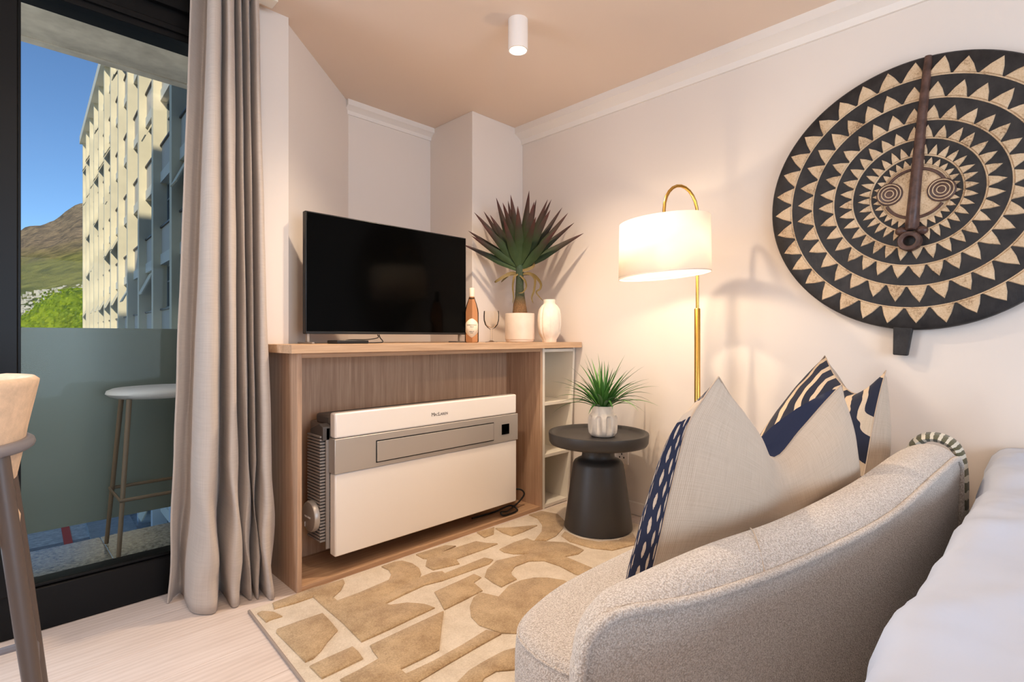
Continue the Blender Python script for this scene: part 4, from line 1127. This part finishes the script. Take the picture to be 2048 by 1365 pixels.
navy = k.math('MULTIPLY', k.math('MULTIPLY', k.math('SUBTRACT', 1.0, dash), edge), k.math('MULTIPLY', k.math('SUBTRACT', 1.0, gap), k.math('SUBTRACT', 1.0, low)))
link = k.p.inputs['Base Color'].links[0].from_socket
k.base(k.mix(navy, link, (38, 42, 62))); M['print_dash'] = k.m

k = weave('navy_zebra_print', (206, 186, 160), (176, 154, 130), 90, .15, .92, .3)
wv = k.n('ShaderNodeTexWave', wave_type='BANDS', bands_direction='DIAGONAL', Scale=3.0, Distortion=6.0, Detail=1.6); wv.inputs['Detail Scale'].default_value = .9
k.l(k.coord((1.0, 1.35, 1), 'UV', (0, 0, R(62))), wv.inputs['Vector'])
st_ = k.math('LESS_THAN', wv.outputs['Fac'], .70)
link = k.p.inputs['Base Color'].links[0].from_socket
k.base(k.mix(st_, link, (36, 39, 54))); M['print_zebra'] = k.m

V3 = Vector
pillow('scatter_cushion',
       ([V3((1.085, .648, .436)), V3((1.122, .630, .578)), V3((1.152, .620, .683)), V3((1.198, .600, .835)), V3((1.252, .582, .905)), V3((1.302, .5693, .952))],
        [V3((1.302, .5693, .952)), V3((1.376, .565, .889)), V3((1.48, .56, .805)), V3((1.60, .54, .705)), V3((1.70, .50, .776)), V3((1.776, .46, .849)), V3((1.861, .430, .906))],
        [V3((1.80, .42, .435)), V3((1.84, .41, .55)), V3((1.853, .395, .63)), V3((1.85, .405, .75)), V3((1.861, .430, .906))],
        [V3((1.085, .648, .436)), V3((1.35, .57, .43)), V3((1.6, .50, .43)), V3((1.80, .42, .435))]),
       .085, .195, (M['linen'], M['print_dash']), 'large linen cushion with navy dashed front, at the left end of the sofa back',
       'scatter cushions on the sofa', {1: .62, -1: .1}, dirs=lambda sd, s_, t: V3((.62, -.78, .05)).lerp(V3((.35, -.9, .1)), s_).normalized() if sd > 0 else V3((-.86, .50, -.05)).lerp(V3((-.34, .46, .60)), min(1, s_ * 1.25)) * (1 + .7 * (1 - t) ** 4))
pillow('scatter_cushion',
       ([V3((2.10, .455, .44)), V3((2.17, .435, .56)), V3((2.27, .425, .74)), V3((2.33, .415, .85)), V3((2.385, .406, .928))][::1],
        [V3((2.385, .406, .928)), V3((2.375, .44, .87)), V3((2.36, .50, .835)), V3((2.41, .575, .89)), V3((2.50, .638, .975))],
        [V3((2.24, .87, .44)), V3((2.34, .84, .60)), V3((2.43, .74, .80)), V3((2.50, .638, .975))],
        [V3((2.10, .455, .44)), V3((2.16, .60, .44)), V3((2.20, .74, .44)), V3((2.24, .87, .44))]),
       .17, .11, (M['linen'], M['print_zebra']), 'cushion with navy and sand zebra stripes at the wall end of the sofa',
       'scatter cushions on the sofa', {1: .4, -1: .3}, dirs=lambda sd, s_, t: V3((.80, -.58, -.04)) * (1.75 - 1.0 * t) if sd > 0 else V3((-.75, .55, .1)).normalized())

# ------------------------------------------------------------------ striped throw over the sofa's far end
k = NM('green_and_cream_stripe', 0.95, 0, (200, 190, 170), .1, .3); tc = k.n('ShaderNodeTexCoord'); sx = k.n('ShaderNodeSeparateXYZ'); k.l(tc.outputs['UV'], sx.inputs[0])
fq = k.math('FRACT', k.math('ADD', k.math('MULTIPLY', sx.outputs['Y'], 17.0), k.math('MULTIPLY', k.noise(k.coord(), 60, 2), .35)))
k.base(k.mix(k.math('LESS_THAN', fq, .56), (214, 206, 188), (92, 88, 62))); k.bump(k.noise(k.coord(), 240, 3), .8, .003); M['throw'] = k.m
arc = []
for a, b in [(q[0], q[1] - .042) for q in [((2.345, .36), .44), ((2.345, .345), .58), ((2.345, .33), .68), ((2.348, .30), .722), ((2.352, .265), .732), ((2.356, .23), .722), ((2.36, .208), .70), ((2.362, .196), .665), ((2.362, .190), .60), ((2.362, .190), .5), ((2.362, .190), .40)]]:
    arc.append((a[0], a[1], b))
arc = crom(arc, 5)
rows = []; uv = []
for i, p in enumerate(arc):
    rw = []
    for q in range(8):
        th = 2 * PI * q / 8
        tn = (arc[min(i + 1, len(arc) - 1)] - arc[max(i - 1, 0)]).normalized(); sdx = Vector((1, 0, 0)); nn_ = tn.cross(sdx).normalized()
        rw.append(p + sdx * (.055 * (1 + math.cos(th)) + .004) + nn_ * .017 * math.sin(th) + Vector((0, 0, .004)))
        uv.append((q / 8, i / (len(arc) - 1)))
    rows.append(rw)
tag(MB().grid(rows, uv, wrap=True).build('throw_blanket', M['throw'], sm=70), 'green and cream striped throw folded over the far end of the sofa back', 'blanket')

# ------------------------------------------------------------------ bed
bd = thing('bed', (1.6, -.65, 0), 'low bed beside the sofa back, hidden under a white duvet', 'bed')
bx('bed_base', (.56, 2.70, -1.40, .115, .03, .30), M['bed_base'], bd, .02)
bx('mattress', (.55, 2.70, -1.41, .120, .30, .50), M['duvet'], bd, .05)
nx, ny = 110, 90
rows = []
x0, x1, y0, y1 = .50, 2.70, -1.47, .178
for j in range(ny + 1):
    rw = []
    for i in range(nx + 1):
        x = x0 + (x1 - x0) * i / nx
        tt = max(0, min(1, (1.75 - x) / .7)); y1 = .160 + .045 * tt * tt * (3 - 2 * tt); y_ = y0 + (y1 - y0) * j / ny
        ex = min(x - x0, .5); ey = min(y_ - y0, y1 - y_)
        e = min(ex, ey)
        z = .612
        r_ = .11
        d1 = max(0, r_ - (y1 - y_)) / r_; d2 = max(0, r_ - (x - x0)) / r_; d3 = max(0, r_ - (y_ - y0)) / r_
        drop = min(1, (d1 ** 3 + d2 ** 3 + d3 ** 3))
        z -= .30 * (1 - (1 - drop ** 1.3) ** .5) if drop < 1 else .30
        f_w = noise.fractal(Vector((x * 3.2, y_ * 3.2, .5)), .8, 2.0, 4)
        fold_ = (1 - abs(noise.noise(Vector((x * 2.0 + y_ * 2.6, x * .8 - y_ * .8, 4.2))))) ** 6
        z += .016 * f_w + .016 * fold_ * (1 - drop)
        z += .025 * math.exp(-((x - 2.45) / .3) ** 2)
        yy = y_ + (.010 * f_w if d1 > 0 else 0)
        rw.append(Vector((x, min(yy, y1 + .004), z)))
    rows.append(rw)
tag(MB().grid(rows).build('duvet', M['duvet'], sm=80, solid=.01), 'puffy white duvet spread over the bed in front of the sofa', 'duvet')

# ------------------------------------------------------------------ bar chair inside, stool on the balcony
M['chair_leg'] = plain('dark_taupe_metal', (84, 72, 66), 0.45)
M['chair_cloth'] = plain('sand_upholstery', (214, 186, 158), 0.95, bump=.35, bscale=380, var=.05)
M['back_ring'] = plain('grey_metal_ring', (120, 116, 120), 0.4)
cc = Vector((-.15, 1.75, 0))
bs = thing('bar_chair', cc, 'bar chair with curved sand upholstered back at the left edge by the door', 'bar chair')
a0, a1 = R(-118), R(62)
def back_pt(a, r, z): return Vector((cc.x + r * math.cos(a), cc.y + r * math.sin(a), z))
rows = []
na = 36
for i in range(na + 1):
    a = a0 + (a1 - a0) * i / na
    e = min(1, min(i, na - i) / 5) ; e = (1 - (1 - e) ** 2) ** .5
    h = .055 + .103 * e
    z0_, z1_ = .80, .80 + h
    prof_ = [(.206, z0_ - .08 * e), (.217, z0_ - .02), (.226, z0_ + .25 * h), (.245, z1_ - .02), (.247, z1_ - .008), (.238, z1_), (.222, z1_ - .004), (.212, z1_ - .02), (.200, z0_), (.196, z0_ - .08 * e)]
    rows.append([back_pt(a, r, z) for r, z in prof_])
MB().grid(rows).build('backrest', M['chair_cloth'], bs, sm=70)
MB().tube([back_pt(a0 + (a1 - a0) * i / 40 , .226, .800) for i in range(-1, 42)], .014, 10).build('back_ring', M['back_ring'], bs)
MB().lathe([(0, .575), (.17, .575), (.196, .582), (.211, .60), (.2125, .622), (.205, .644), (.185, .657), (0, .664)], cc, 48, cap=False).build('seat_pad', M['chair_cloth'], bs, sm=60)
for dg in (-37, 32, 143, 212):
    a = R(dg)
    top_ = back_pt(a, .214, .80 if dg in (-37, 32) else .575); bot_ = back_pt(a, .318, .006)
    rs = [.0165, .0165, .015]
    MB().tube([top_, top_.lerp(bot_, .5), bot_], [.0185, .018, .014], 12).build('leg', M['chair_leg'], bs)
fp = [back_pt(R(d_), .288, .235) for d_ in (-37, 32, 143, 212)]
for i in range(4): MB().tube([fp[i], fp[(i + 1) % 4]], .010, 8).build('foot_rail', M['back_ring'], bs)

sc2 = Vector((.635, 3.18, 0))
bl_ = thing('bar_stool', sc2, 'backless bar stool with pale oval seat and thin legs out on the balcony', 'bar stool')
prof_ = [(0, .752), (.80, .752), (.93, .762), (1.0, .776), (.98, .790), (.88, .800), (.5, .806), (0, .806)]
vs = MB().lathe(prof_, n=48, cap=False)
vs.v = [Vector((sc2.x + p.x * .225 * (1 if True else 1), sc2.y + p.y * .185, p.z)) for p in vs.v]
vs.build('seat', plain('pale_grey_seat', (206, 204, 206), 0.5), bl_, sm=60)
M['stool_leg'] = plain('brown_stool_leg', (112, 94, 76), 0.5)
fr_p = []
for sx_, sy_ in ((-1, -1), (1, -1), (1, 1), (-1, 1)):
    t1 = Vector((sc2.x + sx_ * .145, sc2.y + sy_ * .10, .755)); b1 = Vector((sc2.x + sx_ * .198, sc2.y + sy_ * .166, .006))
    MB().tube([t1, t1.lerp(b1, .5), b1], [.0115, .0105, .0095], 10).build('leg', M['stool_leg'], bl_)
    fr_p.append(t1.lerp(b1, (.755 - .288) / .749) + Vector((sx_ * .009, sy_ * .009, 0)))
MB().tube(crom([p for p in fr_p], 1, closed=True), .0085, 8, closed=True).build('foot_rail', M['stool_leg'], bl_)
